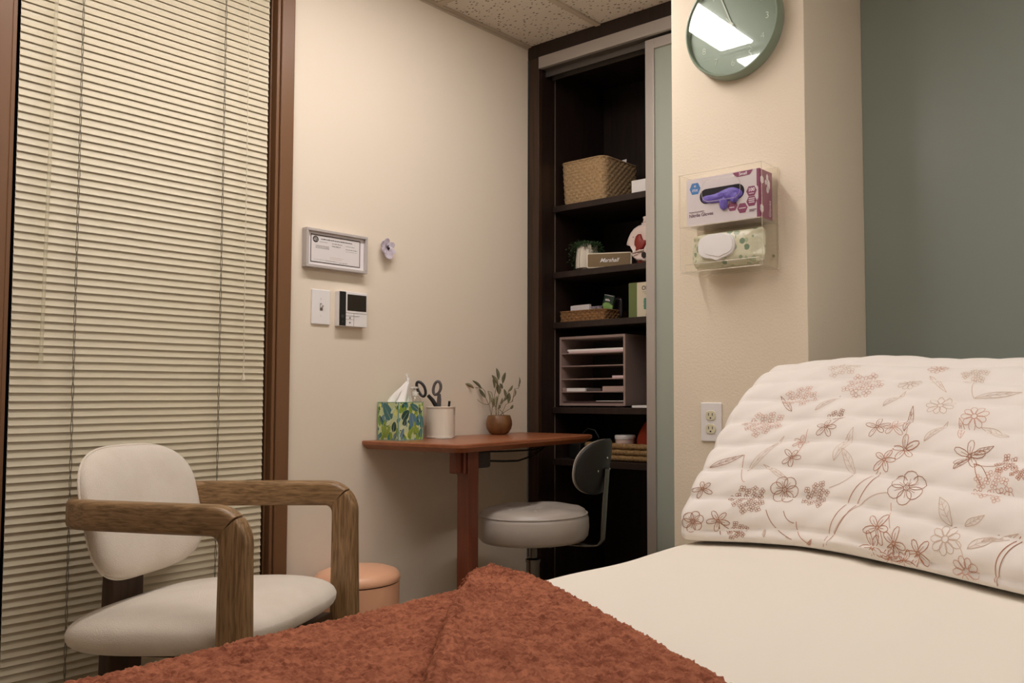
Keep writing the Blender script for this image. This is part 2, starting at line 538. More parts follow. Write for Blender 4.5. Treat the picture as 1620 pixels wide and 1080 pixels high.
# sliding doors and their rail
mb = MB(); mb.box(-.004, .012, -.962, -.063, 2.269, 2.317); mb.build('header_rail', M_ALU, cl, bevel=.001)
mb = MB(); mb.box(.012, .088, -.962, -.063, 2.272, 2.317)
mb.box(.040, .046, -.962, -.063, 2.245, 2.272); mb.box(.082, .088, -.962, -.063, 2.245, 2.272); mb.build('door_track', M_TRACK, cl)
M_FROST = mat('frosted_green_glass', (172, 180, 168), .3, spec=.5, coat=.15)
M_FROST2 = mat('frosted_grey_green_glass', (146, 156, 146), .32, spec=.6, coat=.25)
d1 = sthing('door_1', (.03, -.8, 0))
mb = MB(); mb.box(.018, .044, -.6215, -.582, .02, 2.262); mb.build('door_stile', M_ALU, d1, bevel=.002)
mb = MB(); mb.box(.018, .044, -1.3, -.6215, 2.224, 2.262); mb.box(.018, .044, -.96, -.6215, .02, .07); mb.build('door_rail', M_ALU, d1, bevel=.002)
mb = MB(); mb.box(.028, .034, -.961, -.6215, .07, 2.224); mb.build('glass_panel', M_FROST, d1)
d2 = sthing('door_2', (.05, -2.4, 0))
mb = MB(); mb.box(.050, .058, -2.5, -1.409, .02, 2.33); mb.build('glass_panel', M_FROST2, d2)
mb = MB(); mb.box(.044, .074, -2.54, -2.5, .02, 2.33); mb.build('door_stile', M_ALU, d2, bevel=.002)
mb = MB(); mb.box(.062, .070, -3.6, -2.45, .02, 2.33); mb.build('glass_panel', M_FROST2, d2)
mb = MB(); mb.box(.03, .1, -3.6, -1.409, 2.33, H - .001); struct(mb.build('trim_3', M_DARK))

# ------------------------------------------------------------------ ceiling lights (just above the top of the photo, mirrored in the clock glass)
LAMPCOL = (1.0, .935, .905)
M_LENS = emit_mat('lamp_lens', LAMPCOL, 26.0)
M_REFL = mat('white_reflector', (236, 232, 226), .35)
def ceil_light(x0, x1, yc, label):
    t = thing('ceiling_light', label, 'ceiling light', ((x0 + x1) / 2, yc, H), group='fluorescent ceiling lights')
    y0, y1 = yc - .293, yc + .293
    mb = MB(); mb.box(x0, x1, y0, y0 + .02, H - .008, H - .0005); mb.box(x0, x1, y1 - .02, y1, H - .008, H - .0005)
    mb.box(x0, x0 + .018, y0 + .02, y1 - .02, H - .008, H - .0005); mb.box(x1 - .018, x1, y0 + .02, y1 - .02, H - .008, H - .0005)
    mb.build('frame', M_WHITE, t)
    mb = MB(); mb.box(x0 + .018, x1 - .018, y0 + .02, y1 - .02, H - .003, H - .0005); mb.build('reflector', M_REFL, t)
    mb = MB(); mb.box(x0 + .06, x1 - .06, yc - .108, yc + .042, H - .014, H - .003); mb.build('lens', M_LENS, t)
    return t
ceil_light(-1.385, -.515, -.677, 'white ceiling light nearest the closet, mirrored large in the clock glass')
ceil_light(-2.31, -1.405, -.677, 'white ceiling light farther from the closet, its corner mirrored low in the clock glass')
ceil_light(-1.95, -.75, -2.507, 'white ceiling light above the treatment table')

# ------------------------------------------------------------------ things on the left wall
M_FRAME = mat('silver_grey_frame', (196, 188, 184), .45, .15)
M_INK = mat('dark_print', (66, 60, 58), .8)
M_INKG = mat('grey_print', (150, 142, 138), .8)
M_INKR = mat('tan_print', (206, 176, 150), .8)
t = thing('framed_certificate', 'certificate in silver-grey frame hanging above the light switch', 'picture frame', (-.922, 0, 1.335))
X0, X1, Z0, Z1 = -1.037, -.806, 1.335, 1.459
mb = MB()
for a in ((X0, X1, Z1 - .009, Z1), (X0, X1, Z0, Z0 + .009), (X0, X0 + .009, Z0 + .009, Z1 - .009), (X1 - .009, X1, Z0 + .009, Z1 - .009)):
    mb.box(a[0], a[1], -.025, -.001, a[2], a[3])
mb.build('frame', M_FRAME, t, bevel=.0012)
mb = MB(); mb.box(X0 + .008, X1 - .008, -.014, -.002, Z0 + .008, Z1 - .008); mb.build('mat_board', mat('white_mat_board', (236, 230, 230), .7), t)
cx0, cx1, cz0, cz1 = -1.016, -.830, 1.353, 1.442
mb = MB()
yy = -.0148
mb.box(cx0, cx1, yy, -.0140, cz0, cz1, 0)
def bar(a, b, z, h, mi):
    mb.box(cx0 + (cx1 - cx0) * a, cx0 + (cx1 - cx0) * b, yy - .0003, yy, cz0 + (cz1 - cz0) * z, cz0 + (cz1 - cz0) * z + h, mi)
for a in ((0, 1, 0, .0026), (0, 1, .972, .0026)):
    bar(a[0], a[1], a[2], a[3], 1)
bar(0, .013, 0, cz1 - cz0, 1); bar(.987, 1, 0, cz1 - cz0, 1)
rnd = random.Random(4)
def scribble(a, b, z, h, mi, gap=.012):
    x = a
    while x < b:
        w = rnd.uniform(.01, .045)
        bar(x, min(b, x + w), z, h * rnd.uniform(.75, 1), mi); x += w + gap * rnd.uniform(.5, 1)
scribble(.20, .83, .845, .0030, 1, .008)
scribble(.17, .33, .745, .0016, 2); scribble(.42, .62, .735, .0018, 1); scribble(.42, .60, .655, .0016, 1); scribble(.44, .58, .63, .0014, 2)
scribble(.70, .88, .715, .0018, 2); scribble(.70, .94, .60, .0016, 1); scribble(.70, .93, .53, .0009, 2)
for z in (.60, .555, .515):
    scribble(.10, .36, z, .0015, 1)
scribble(.38, .66, .235, .0010, 3); scribble(.38, .62, .18, .0010, 3); scribble(.06, .5, .10, .0011, 2); scribble(.57, .75, .075, .0013, 1); scribble(.30, .56, .09, .0010, 2)
# round seal
sx, sz = cx0 + .018, cz1 - .0155
mb.prism([(sx + .0105 * cos(i * pi / 12), sz + .0105 * sin(i * pi / 12)) for i in range(24)], 0, .0003, 1, Matrix(((1, 0, 0, 0), (0, 0, -1, yy), (0, 1, 0, 0), (0, 0, 0, 1))))
for (dx, dz, w, h) in ((-.006, .001, .012, .0014), (-.002, -.005, .002, .004), (.003, -.004, .003, .002), (-.007, -.003, .003, .002), (-.004, .005, .008, .001)):
    mb.box(sx + dx, sx + dx + w, yy - .0006, yy - .0002, sz + dz, sz + dz + h, 0)
mb.build('certificate', [mat('certificate_paper', (228, 222, 220), .75), M_INK, M_INKG, M_INKR], t)

M_LAV = mat('lavender_glaze', (190, 178, 190), .25, var=(60, (214, 204, 214), .4, .7))
t = thing('hanging_flower_ornament', 'small lavender ceramic pansy on the wall right of the certificate', 'wall ornament', (-.72, 0, 1.43))
for (ang, L, W_, off) in ((90, .030, .026, .004), (145, .028, .024, .008), (35, .028, .024, .008), (205, .026, .024, .012), (-25, .026, .024, .012), (270, .034, .034, .015)):
    mb = MB()
    a = radians(ang)
    d = V((cos(a), 0, sin(a))); s = V((-sin(a), 0, cos(a)))
    def fn(p, d=d, s=s, L=L, W_=W_, off=off):
        q = V((-.7195, -off * .9 - .006, 1.434)) + d * (L * .60 + p.x) + s * p.y + V((0, -1, 0)) * (p.z + .9 * p.x * abs(p.x) / L + 14 * p.y * p.y)
        return q
    mb.cushion(L * .56, W_ * .50, .004, .003, 2.2, 2.2, 5, 20, fn)
    mb.build('petal', M_LAV, t)
mb = MB(); mb.cushion(.0062, .008, .004, .003, 2, 2, 4, 16, lambda p: V((-.7195 + p.x, -.0215 - p.z, 1.436 + p.y))); mb.build('flower_centre', mat('dark_plum', (44, 26, 40), .4), t)
mb = MB(); mb.cushion(.0022, .0034, .003, .002, 2, 2, 4, 12, lambda p: V((-.7195 + p.x, -.0265 - p.z, 1.4385 + p.y))); mb.build('stamen', M_WHITE, t)

t = thing('light_switch', 'white toggle light switch plate beside the window casing', 'light switch', (-.969, 0, 1.155))
mb = MB(); mb.box(-1.0025, -.9345, -.0062, 0, 1.1565, 1.2685); mb.build('plate', M_WHITE, t, bevel=.0035, seg=3)
mb = MB(); mb.box(-.9735, -.9635, -.0072, -.005, 1.201, 1.2245); mb.build('toggle_slot', mat('switch_slot', (120, 112, 104), .6), t, bevel=.0006)
mb = MB(); mb.rings([[(-.9727 + a, -.006, 1.2085 + b) for a, b in ((0, 0), (.0084, 0), (.0084, .011), (0, .011))], [(-.9718 + a, -.0172, 1.2165 + b) for a, b in ((0, 0), (.0066, 0), (.0066, .0075), (0, .0075))]]); mb.build('toggle', M_WHITE, t, bevel=.0008)
for z in (1.186, 1.2395):
    mb = MB(); mb.cyl((-.9685, -.0075, z), (-.9685, -.005, z), .0031); mb.box(-.9689, -.9681, -.0077, -.0074, z - .0025, z + .0025); mb.build('screw', M_WHITE, t)

t = thing('video_intercom', 'white wall intercom with black stripe and small dark screen', 'intercom', (-.86, 0, 1.155))
mb = MB(); mb.box(-.9145, -.806, -.024, 0, 1.155, 1.269); mb.build('body', M_WHITE, t, bevel=.002)
mb = MB(); mb.box(-.9135, -.8895, -.0252, -.02, 1.1565, 1.268); mb.cyl((-.902, -.0262, 1.187), (-.902, -.0248, 1.187), .0055, mi=1); mb.cyl((-.902, -.0262, 1.170), (-.902, -.0248, 1.170), .0028, mi=1); mb.build('black_stripe', [M_BLACK, mat('dark_grey_button', (60, 58, 58), .4)], t)
mb = MB(); mb.box(-.8835, -.8095, -.0252, -.02, 1.207, 1.2605); mb.build('screen', mat('dark_screen', (38, 34, 28), .15), t, bevel=.0008)
mb = MB(); mb.box(-.888, -.807, -.0249, -.02, 1.199, 1.2003); mb.box(-.8585, -.8575, -.0249, -.02, 1.157, 1.199); mb.box(-.888, -.8585, -.0249, -.02, 1.178, 1.179); mb.box(-.888, -.836, -.0249, -.02, 1.1895, 1.1905)
mb.build('button_seam', mat('seam_grey', (170, 166, 162), .5), t)
for z in (1.184, 1.168):
    mb = MB(); mb.box(-.876, -.871, -.0256, -.0235, z - .0012, z + .0012); mb.build('button', M_BLACK, t)

# ------------------------------------------------------------------ things on the pillar
PX = -.38
t = thing('power_outlet', 'white duplex outlet plate low on the pillar', 'outlet', (PX, -1.098, .79))
mb = MB(); mb.box(PX - .006, PX, -1.1335, -1.0625, .7905, .9055); mb.build('plate', M_WHITE, t, bevel=.0035, seg=3)
for z in (.8675, .828):
    mb = MB()
    pts = [p for p in rrect(.034, .0285, .012, 6)]
    mb.prism(pts, 0, .0035, 0, Matrix.Translation((PX - .005, -1.098, z)) @ AX_PIL.to_4x4())
    s = mb.build('socket', M_IVORY, t, bevel=.0008)
    mb = MB()
    for dy in (.0065, -.0065):
        mb.box(PX - .0088, PX - .0078, -1.098 + dy - .0012, -1.098 + dy + .0012, z - .001, z + .0075)
    mb.cyl((PX - .0088, -1.098, z - .0075), (PX - .0078, -1.098, z - .0075), .0026, seg=12)
    mb.build('slot', M_BLACK, s)
mb = MB(); mb.cyl((PX - .0072, -1.098, .8478), (PX - .005, -1.098, .8478), .003); mb.build('screw', M_WHITE, t)

M_SAGE = mat('sage_green_plastic', (132, 146, 126), .35)
t = thing('wall_clock', 'round sage green wall clock high on the pillar', 'clock', (PX, -1.194, 1.856))
CY, CZ, CR = -1.194, 2.014, .158
Mc = Matrix.Translation((PX, CY, CZ)) @ AX_PIL.to_4x4()
mb = MB(); mb.lathe([(CR - .012, 0), (CR - .001, .004), (CR, .012), (CR - .002, .034), (CR - .005, .0400), (CR - .0085, .0405), (CR - .0105, .038), (CR - .012, .024)], seg=96, M=Mc); mb.build('rim', M_SAGE, t, angle=50)
mb = MB(); mb.lathe([(0, .0), (CR - .0115, .0), (CR - .0115, .0238), (0, .0238)], seg=96, M=Mc); mb.build('dial', mat('sage_green_dial', (138, 150, 134), .5), t)
M_NUM = mat('pale_numeral', (226, 228, 216), .6)
for k in range(1, 13):
    a = radians(90 - 30 * k)
    text('numeral', str(k), .027, (PX - .0245, CY - .113 * cos(a), CZ + .113 * sin(a)), AX_PIL, M_NUM, t, thin=-.0003)
def hand(name, ang, L, w, tail, z, m):
    a = radians(90 - ang)
    d = V((0, -cos(a), sin(a))); s = V((0, sin(a), cos(a)))
    c = V((PX - z, CY, CZ))
    mb = MB()
    A = [c - d * tail + s * w, c - d * tail - s * w, c + d * L - s * w * .8, c + d * L + s * w * .8]
    mb.rings([A, [p + V((-.0012, 0, 0)) for p in A]])
    return mb.build(name, m, t)
hand('hour_hand', 146, .082, .0030, .012, .0262, M_NUM)
hand('minute_hand', 338, .112, .0022, .012, .0280, M_NUM)
hand('second_hand', 143, .112, .0006, .03, .0298, M_NUM)
mb = MB(); mb.lathe([(0, .026), (.006, .026), (.006, .0318), (0, .0318)], seg=20, M=Mc); mb.build('hub', M_NUM, t)
M_CGLASS = clear_mat('clock_glass', (250, 252, 250), .015, 1.5)
mb = MB(); mb.lathe([(CR - .0118, .0352), (CR * .6, .0352), (0, .0352)], seg=96, M=Mc); mb.build('glass_cover', M_CGLASS, t)

# acrylic holder
M_ACR = clear_mat('clear_acrylic', (255, 255, 254), .03, 1.3)
M_ACRE = clear_mat('acrylic_edge', (252, 248, 240), .2, 1.4, .35, (252, 244, 232))
t = thing('acrylic_holder', 'clear acrylic two-tier dispenser holder on the pillar under the clock', 'dispenser holder', (PX, -1.195, 1.285))
HX = -.484
Y0, Y1 = -1.0545, -1.3245
th = .003
def edges(mb, pts, r=.0011, closed=True):
    mb.tube(pts, r, 5, closed=closed, mi=1)
mb = MB(); mb.box(PX - .004, PX - .001, Y1, Y0, 1.288, 1.575); edges(mb, [(PX - .004, Y0, 1.575), (PX - .004, Y1, 1.575), (PX - .004, Y1, 1.288), (PX - .004, Y0, 1.288)], .0009); mb.build('back_panel', [M_ACR, M_ACRE], t)
mb = MB(); mb.box(HX, HX + th, Y1, Y0, 1.416, 1.570)
edges(mb, [(HX, Y0, 1.570), (HX, Y1, 1.570), (HX, Y1, 1.416), (HX, Y0, 1.416)])
edges(mb, [(HX - .0003, -1.195 - a, 1.512 + b) for a, b in rrect(.125, .062, .024, 5)], .0007)
mb.build('front_panel', [M_ACR, M_ACRE], t)
mb = MB(); mb.box(HX, HX + th, Y1 + .01, Y0 - .02, 1.284, 1.306); edges(mb, [(HX, Y0 - .02, 1.306), (HX, Y1 + .01, 1.306), (HX, Y1 + .01, 1.284), (HX, Y0 - .02, 1.284)]); mb.build('front_lip', [M_ACR, M_ACRE], t)
for y in (Y0 - th, Y1):
    mb = MB(); mb.box(HX + th, PX - .004, y, y + th, 1.284, 1.572)
    yy = y + th / 2
    edges(mb, [(HX + th, yy, 1.572), (PX - .004, yy, 1.572), (PX - .004, yy, 1.284), (HX + th, yy, 1.284)], .0009)
    mb.build('side_panel', [M_ACR, M_ACRE], t)
for z in (1.416, 1.284):
    mb = MB(); mb.box(HX + th, PX - .004, Y1 + th, Y0 - th, z, z + th); edges(mb, [(HX + th, Y0 - th, z), (HX + th, Y1 + th, z)], .0011, False); edges(mb, [(PX - .005, Y0 - th, z), (PX - .005, Y1 + th, z)], .0009, False); mb.build('tier_floor', [M_ACR, M_ACRE], t)
mb = MB(); mb.cyl((PX - .008, -1.309, 1.322), (PX - .004, -1.309, 1.322), .0042, seg=14); mb.cyl((PX - .0088, -1.309, 1.322), (PX - .008, -1.309, 1.322), .0022, seg=12); mb.build('mounting_screw', M_CHROME, t)

# glove box
M_GBOX = mat('glossy_white_carton', (224, 214, 218), .35)
M_PLUM = mat('plum_print', (142, 66, 104), .4)
M_BLUE = mat('blue_print', (66, 124, 190), .4)
M_PRINTW = mat('white_print', (240, 230, 236), .5)
M_PRINTP = mat('plum_text', (96, 56, 84), .5)
t = thing('glove_box', 'white and plum nitrile glove box in the top tier of the acrylic holder', 'glove box', (-.43, -1.19, 1.42))
GX = -.466; gy0, gy1, gz0, gz1 = -1.070, -1.308, 1.4205, 1.558
cb = MB(); cb.box(GX, -.390, gy1, gy0, gz0, gz1)
def gp(px, pz):       # carton front: fractions from its top left
    return (GX, gy0 + (gy1 - gy0) * px, gz1 - (gz1 - gz0) * pz)
def flat(mb, poly, z, mi=0, h=.0004):   # outline in (right, up) metres on the front face
    mb.prism(poly, 0, h, mi, Matrix.Translation((GX - z, 0, 0)) @ AX_PIL.to_4x4())
def hexa(cy, cz, w, h):
    return [(-cy + w * a, cz + h * b) for a, b in ((1, 0), (.55, 1), (-.55, 1), (-1, 0), (-.55, -1), (.55, -1))]
flat(cb, [(1.224, 1.5565), (1.289, 1.5575), (1.279, 1.5445), (1.236, 1.5425)], .0002, 1)
for cy, cz in ((-1.2835, 1.497), (-1.2835, 1.4685), (-1.2545, 1.4525), (-1.223, 1.4625)):
    flat(cb, hexa(cy, cz, .0165, .0135), .0002, 1)
flat(cb, [(1.300, 1.558), (1.308, 1.558), (1.308, 1.4205), (1.300, 1.4205), (1.300, 1.468), (1.3045, 1.475), (1.3045, 1.505), (1.300, 1.511)], .0002, 1)
cb.box(GX, -.390, gy1 - .0006, gy1, gz0, gz1, 1)
flat(cb, hexa(-1.099, 1.5295, .0185, .0165), .0002, 2)
flat(cb, [(1.0975, 1.5400), (1.1005, 1.5400), (1.1005, 1.5335), (1.0975, 1.5335)], .0007, 3); flat(cb, [(1.0955, 1.5383), (1.1025, 1.5383), (1.1025, 1.5355), (1.0955, 1.5355)], .0007, 3)
for i, x in enumerate((1.2745, 1.2745, 1.2755)):
    flat(cb, [(x, 1.475 - i * .0055), (x + .019 - i * .001, 1.475 - i * .0055), (x + .019 - i * .001, 1.4775 - i * .0055), (x, 1.4775 - i * .0055)], .0007, 3)
flat(cb, [(1.2755, 1.4895), (1.2915, 1.4895), (1.2915, 1.4912), (1.2755, 1.4912)], .0007, 3)
flat(cb, [(1.244, 1.4515), (1.2655, 1.4515), (1.2655, 1.4535), (1.244, 1.4535)], .0007, 3)
flat(cb, [(1.213, 1.4575), (1.229, 1.4575), (1.229, 1.4595), (1.213, 1.4595)], .0007, 3)
def sflat(poly):
    cb.prism(poly, 0, .0004, 3, Matrix.Translation((0, gy1 - .0007, 0)) @ Matrix(((1, 0, 0, 0), (0, 0, -1, 0), (0, 1, 0, 0), (0, 0, 0, 1))))
for cx_, cz_, w_, h_ in ((-.452, 1.528, .010, .012), (-.428, 1.525, .006, .008), (-.412, 1.520, .008, .016), (-.420, 1.540, .006, .010), (-.418, 1.505, .007, .010), (-.454, 1.447, .010, .013)):
    sflat([(cx_ + w_ * a, cz_ + h_ * b) for a, b in ((1, .5), (0, 1), (-1, .5), (-1, -.5), (0, -1), (1, -.5))])
text('lettering', 'mx', .016, (GX - .0007, -1.099, 1.5255), AX_PIL, M_PRINTW, t)
text('lettering', 'Small', .0125, (GX - .0008, -1.2575, 1.5500), AX_PIL, M_PRINTW, t, thin=.0002)
text('lettering', '100', .0135, (GX - .0008, -1.2835, 1.5005), AX_PIL, M_PRINTW, t, thin=.0004)
text('lettering', 'Nitrile Gloves', .0142, (GX - .0003, -1.078, 1.4500), AX_PIL, M_PRINTP, t, thin=.0002, align='LEFT', spin=.01)
text('lettering', 'Medical Examination', .0062, (GX - .0003, -1.078, 1.4605), AX_PIL, M_PRINTP, t, align='LEFT', spin=.01)
for i, (w_, z_) in enumerate(((.022, 1.4435), (.016, 1.4395))):
    flat(cb, [(1.276, z_), (1.276 + w_, z_), (1.276 + w_, z_ + .002), (1.276, z_ + .002)], .0002, 4)
cb.build('carton', [M_GBOX, M_PLUM, M_BLUE, M_PRINTW, M_PRINTP], t, smooth=False)
text('lettering', 'Gloves', .017, (-.405, gy1 - .0012, 1.453), AX_SIDE, M_PRINTW, t, spin=pi / 2)
mb = MB(); flat(mb, [(1.188 + a, 1.502 + b) for a, b in rrect(.146, .043, .0212, 8)], .0003); mb.build('opening', mat('dark_opening', (26, 20, 34), .9), t)
M_NIT = mat('violet_nitrile', (110, 92, 190), .45, bump=(160, .5, .003))
mb = MB()
def glove(p):
    n = noise.noise(V((p.x * 40, p.y * 60, 3)))
    return V((GX - .001 - max(0, p.z) * (1 + .5 * n), -1.190 - p.x, 1.4945 + p.y + .006 * sin(p.x * 50) * (p.y > 0)))
mb.cushion(.066, .0165, .009, .0005, 2.6, 2.2, 10, 48, glove)
for (y, z, w, h, a) in ((-1.196, 1.474, .013, .020, .1), (-1.232, 1.486, .013, .016, -.5)):
    def tip(p, y=y, z=z, a=a):
        x_, z_ = p.x * cos(a) - p.y * sin(a), p.x * sin(a) + p.y * cos(a)
        return V((GX - .004 - p.z * (1 + .3 * sin(p.x * 300)), y - x_, z + z_))
    mb.cushion(w, h, .007, .003, 2.6, 2.2, 8, 28, tip)
mb.build('glove', M_NIT, t)

# wipes
def wipes_mat():
    m = mat('sage_terrazzo_film', (206, 206, 178), .3)
    nt = m.node_tree; b = nt.nodes['Principled BSDF']
    tc = nd(nt, 'ShaderNodeTexCoord')
    vo = nd(nt, 'ShaderNodeTexVoronoi'); vo.inputs['Scale'].default_value = 55
    nt.links.new(tc.outputs['Object'], vo.inputs['Vector'])
    sp = nd(nt, 'ShaderNodeSeparateColor'); nt.links.new(vo.outputs['Color'], sp.inputs[0])
    th_ = nd(nt, 'ShaderNodeMath', operation='MULTIPLY_ADD'); th_.inputs[1].default_value = .40; th_.inputs[2].default_value = .30
    nt.links.new(sp.outputs[0], th_.inputs[0])
    lt = nd(nt, 'ShaderNodeMath', operation='LESS_THAN'); nt.links.new(vo.outputs['Distance'], lt.inputs[0]); nt.links.new(th_.outputs[0], lt.inputs[1])
    g = nd(nt, 'ShaderNodeMath', operation='GREATER_THAN'); g.inputs[1].default_value = .55; nt.links.new(sp.outputs[1], g.inputs[0])
    mu = nd(nt, 'ShaderNodeMath', operation='MULTIPLY'); nt.links.new(lt.outputs[0], mu.inputs[0]); nt.links.new(g.outputs[0], mu.inputs[1])
    cr = nd(nt, 'ShaderNodeValToRGB'); cr.color_ramp.elements[0].color = lin(178, 184, 150); cr.color_ramp.elements[1].color = lin(120, 142, 116)
    nt.links.new(sp.outputs[2], cr.inputs['Fac'])
    mc = nd(nt, 'ShaderNodeMix', data_type='RGBA'); mc.inputs[6].default_value = lin(214, 210, 182)
    nt.links.new(mu.outputs[0], mc.inputs['Factor']); nt.links.new(cr.outputs['Color'], mc.inputs[7])
    nt.links.new(mc.outputs[2], b.inputs['Base Color'])
    n = nd(nt, 'ShaderNodeTexNoise'); n.inputs['Scale'].default_value = 35
    nt.links.new(tc.outputs['Object'], n.inputs['Vector'])
    bp = nd(nt, 'ShaderNodeBump'); bp.inputs['Strength'].default_value = .5; bp.inputs['Distance'].default_value = .006
    nt.links.new(n.outputs['Fac'], bp.inputs['Height']); nt.links.new(bp.outputs['Normal'], b.inputs['Normal'])
    return m
t = thing('wipes_pack', 'sage patterned wet wipes pack with white lid in the lower holder tier', 'wipes', (-.435, -1.19, 1.288))
mb = MB()
def pouch(p):
    e = max(0, abs(p.x) - .085) / .03
    z = p.y * (1 + .10 * e * e * (1 if p.x > 0 else .6))
    crinkle = .0035 * min(1, e) * sin(z * 260 + p.x * 60)
    return V((-.4365 - p.z * (1 - .7 * min(1, e)) + crinkle, -1.1915 - p.x, 1.3465 + z + (.006 * e if p.x > 0 else 0)))
mb.cushion(.118, .050, .030, .026, 7, 3.2, 14, 96, pouch)
mb.build('pouch', wipes_mat(), t)
mb = MB()
out = []
for i in range(64):
    a = 2 * pi * i / 64
    c, s = cos(a), sin(a)
    x = .060 * math.copysign(abs(c) ** .7, c); z = .036 * math.copysign(abs(s) ** .75, s)
    if s < 0:
        z -= .007 * math.exp(-((x - .004) / .014) ** 2)
    out.append((x, z))
Ml = Matrix.Translation((-.4655, -1.170, 1.3535)) @ AX_PIL.to_4x4()
mb.rings([[Ml @ V((x, z, 0)) for x, z in out], [Ml @ V((x, z, .005)) for x, z in out], [Ml @ V((x * .96, z * .95, .0075)) for x, z in out], [Ml @ V((x * .5, z * .5, .0085)) for x, z in out]])
lid = mb.build('lid', M_WHITE, t)
mb = MB(); mb.rings([[Ml @ V((x * .80 + .008, z * .82 + .002, .0078)) for x, z in out], [Ml @ V((x * .79 + .008, z * .80 + .002, .0098)) for x, z in out], [Ml @ V((x * .4 + .008, z * .4, .0104)) for x, z in out]]); mb.build('flap', M_WHITE, lid)

# ------------------------------------------------------------------ desk in the corner and what stands on it
DZ = .780
t = thing('desk', 'small reddish wooden desk against the wall beside the closet', 'desk', (-.42, -.22, 0))
def inset(poly, d):
    c = V((sum(p[0] for p in poly) / len(poly), sum(p[1] for p in poly) / len(poly)))
    return [(p[0] - d * (1 if p[0] > c.x else -1) * 1.0, p[1] + (d if p[1] < c.y else 0)) for p in poly]
def fillet(poly, rs, n=6):
    out = []
    m = len(poly)
    for i in range(m):
        p = V(poly[i]); a = V(poly[i - 1]); b = V(poly[(i + 1) % m]); r = rs[i]
        if r <= 0:
            out.append(tuple(p)); continue
        da = (a - p).normalized(); db = (b - p).normalized()
        for k in range(n + 1):
            s = k / n
            q = (p + da * r) * (1 - s) ** 2 + p * 2 * s * (1 - s) + (p + db * r) * s ** 2
            out.append(tuple(q))
    return out
base = [(-.806, -.006), (-.790, -.462), (-.030, -.385), (-.030, -.006)]
rs = [0, .05, .05, 0]
A = fillet(base, rs)
mb = MB()
mb.rings([[(x, y, DZ - .028) for x, y in fillet([(-.785, -.006), (-.766, -.438), (-.050, -.365), (-.050, -.006)], rs)],
          [(x, y, DZ - .012) for x, y in A], [(x, y, DZ - .003) for x, y in A],
          [(x, y, DZ) for x, y in fillet([(-.803, -.006), (-.787, -.458), (-.033, -.381), (-.033, -.006)], rs)]])
mb.build('tabletop', M_DESK, t, angle=25)
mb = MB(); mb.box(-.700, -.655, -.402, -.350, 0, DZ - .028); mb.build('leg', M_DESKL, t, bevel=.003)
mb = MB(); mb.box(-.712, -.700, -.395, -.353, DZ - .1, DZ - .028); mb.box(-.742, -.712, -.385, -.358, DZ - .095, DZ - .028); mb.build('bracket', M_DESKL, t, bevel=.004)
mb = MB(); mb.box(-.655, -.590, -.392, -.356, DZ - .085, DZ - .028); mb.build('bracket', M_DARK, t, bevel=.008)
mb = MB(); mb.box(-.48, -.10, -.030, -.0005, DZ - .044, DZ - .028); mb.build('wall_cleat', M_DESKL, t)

mb = MB()
mb.tube([(-.586, -.374, .715), (-.50, -.36, .708), (-.40, -.33, .702), (-.28, -.28, .708), (-.16, -.22, .722), (-.05, -.15, .735), (.03, -.13, .738), (.10, -.12, .735)], .0035, 7)
mb.tube([(-.586, -.37, .745), (-.48, -.35, .740), (-.33, -.30, .733), (-.18, -.23, .731), (-.05, -.16, .739), (.03, -.14, .745), (.11, -.13, .740)], .003, 7)
tag(mb.build('power_cable', M_BLACK, None), 'black cable drooping under the desk towards the closet', 'cable')

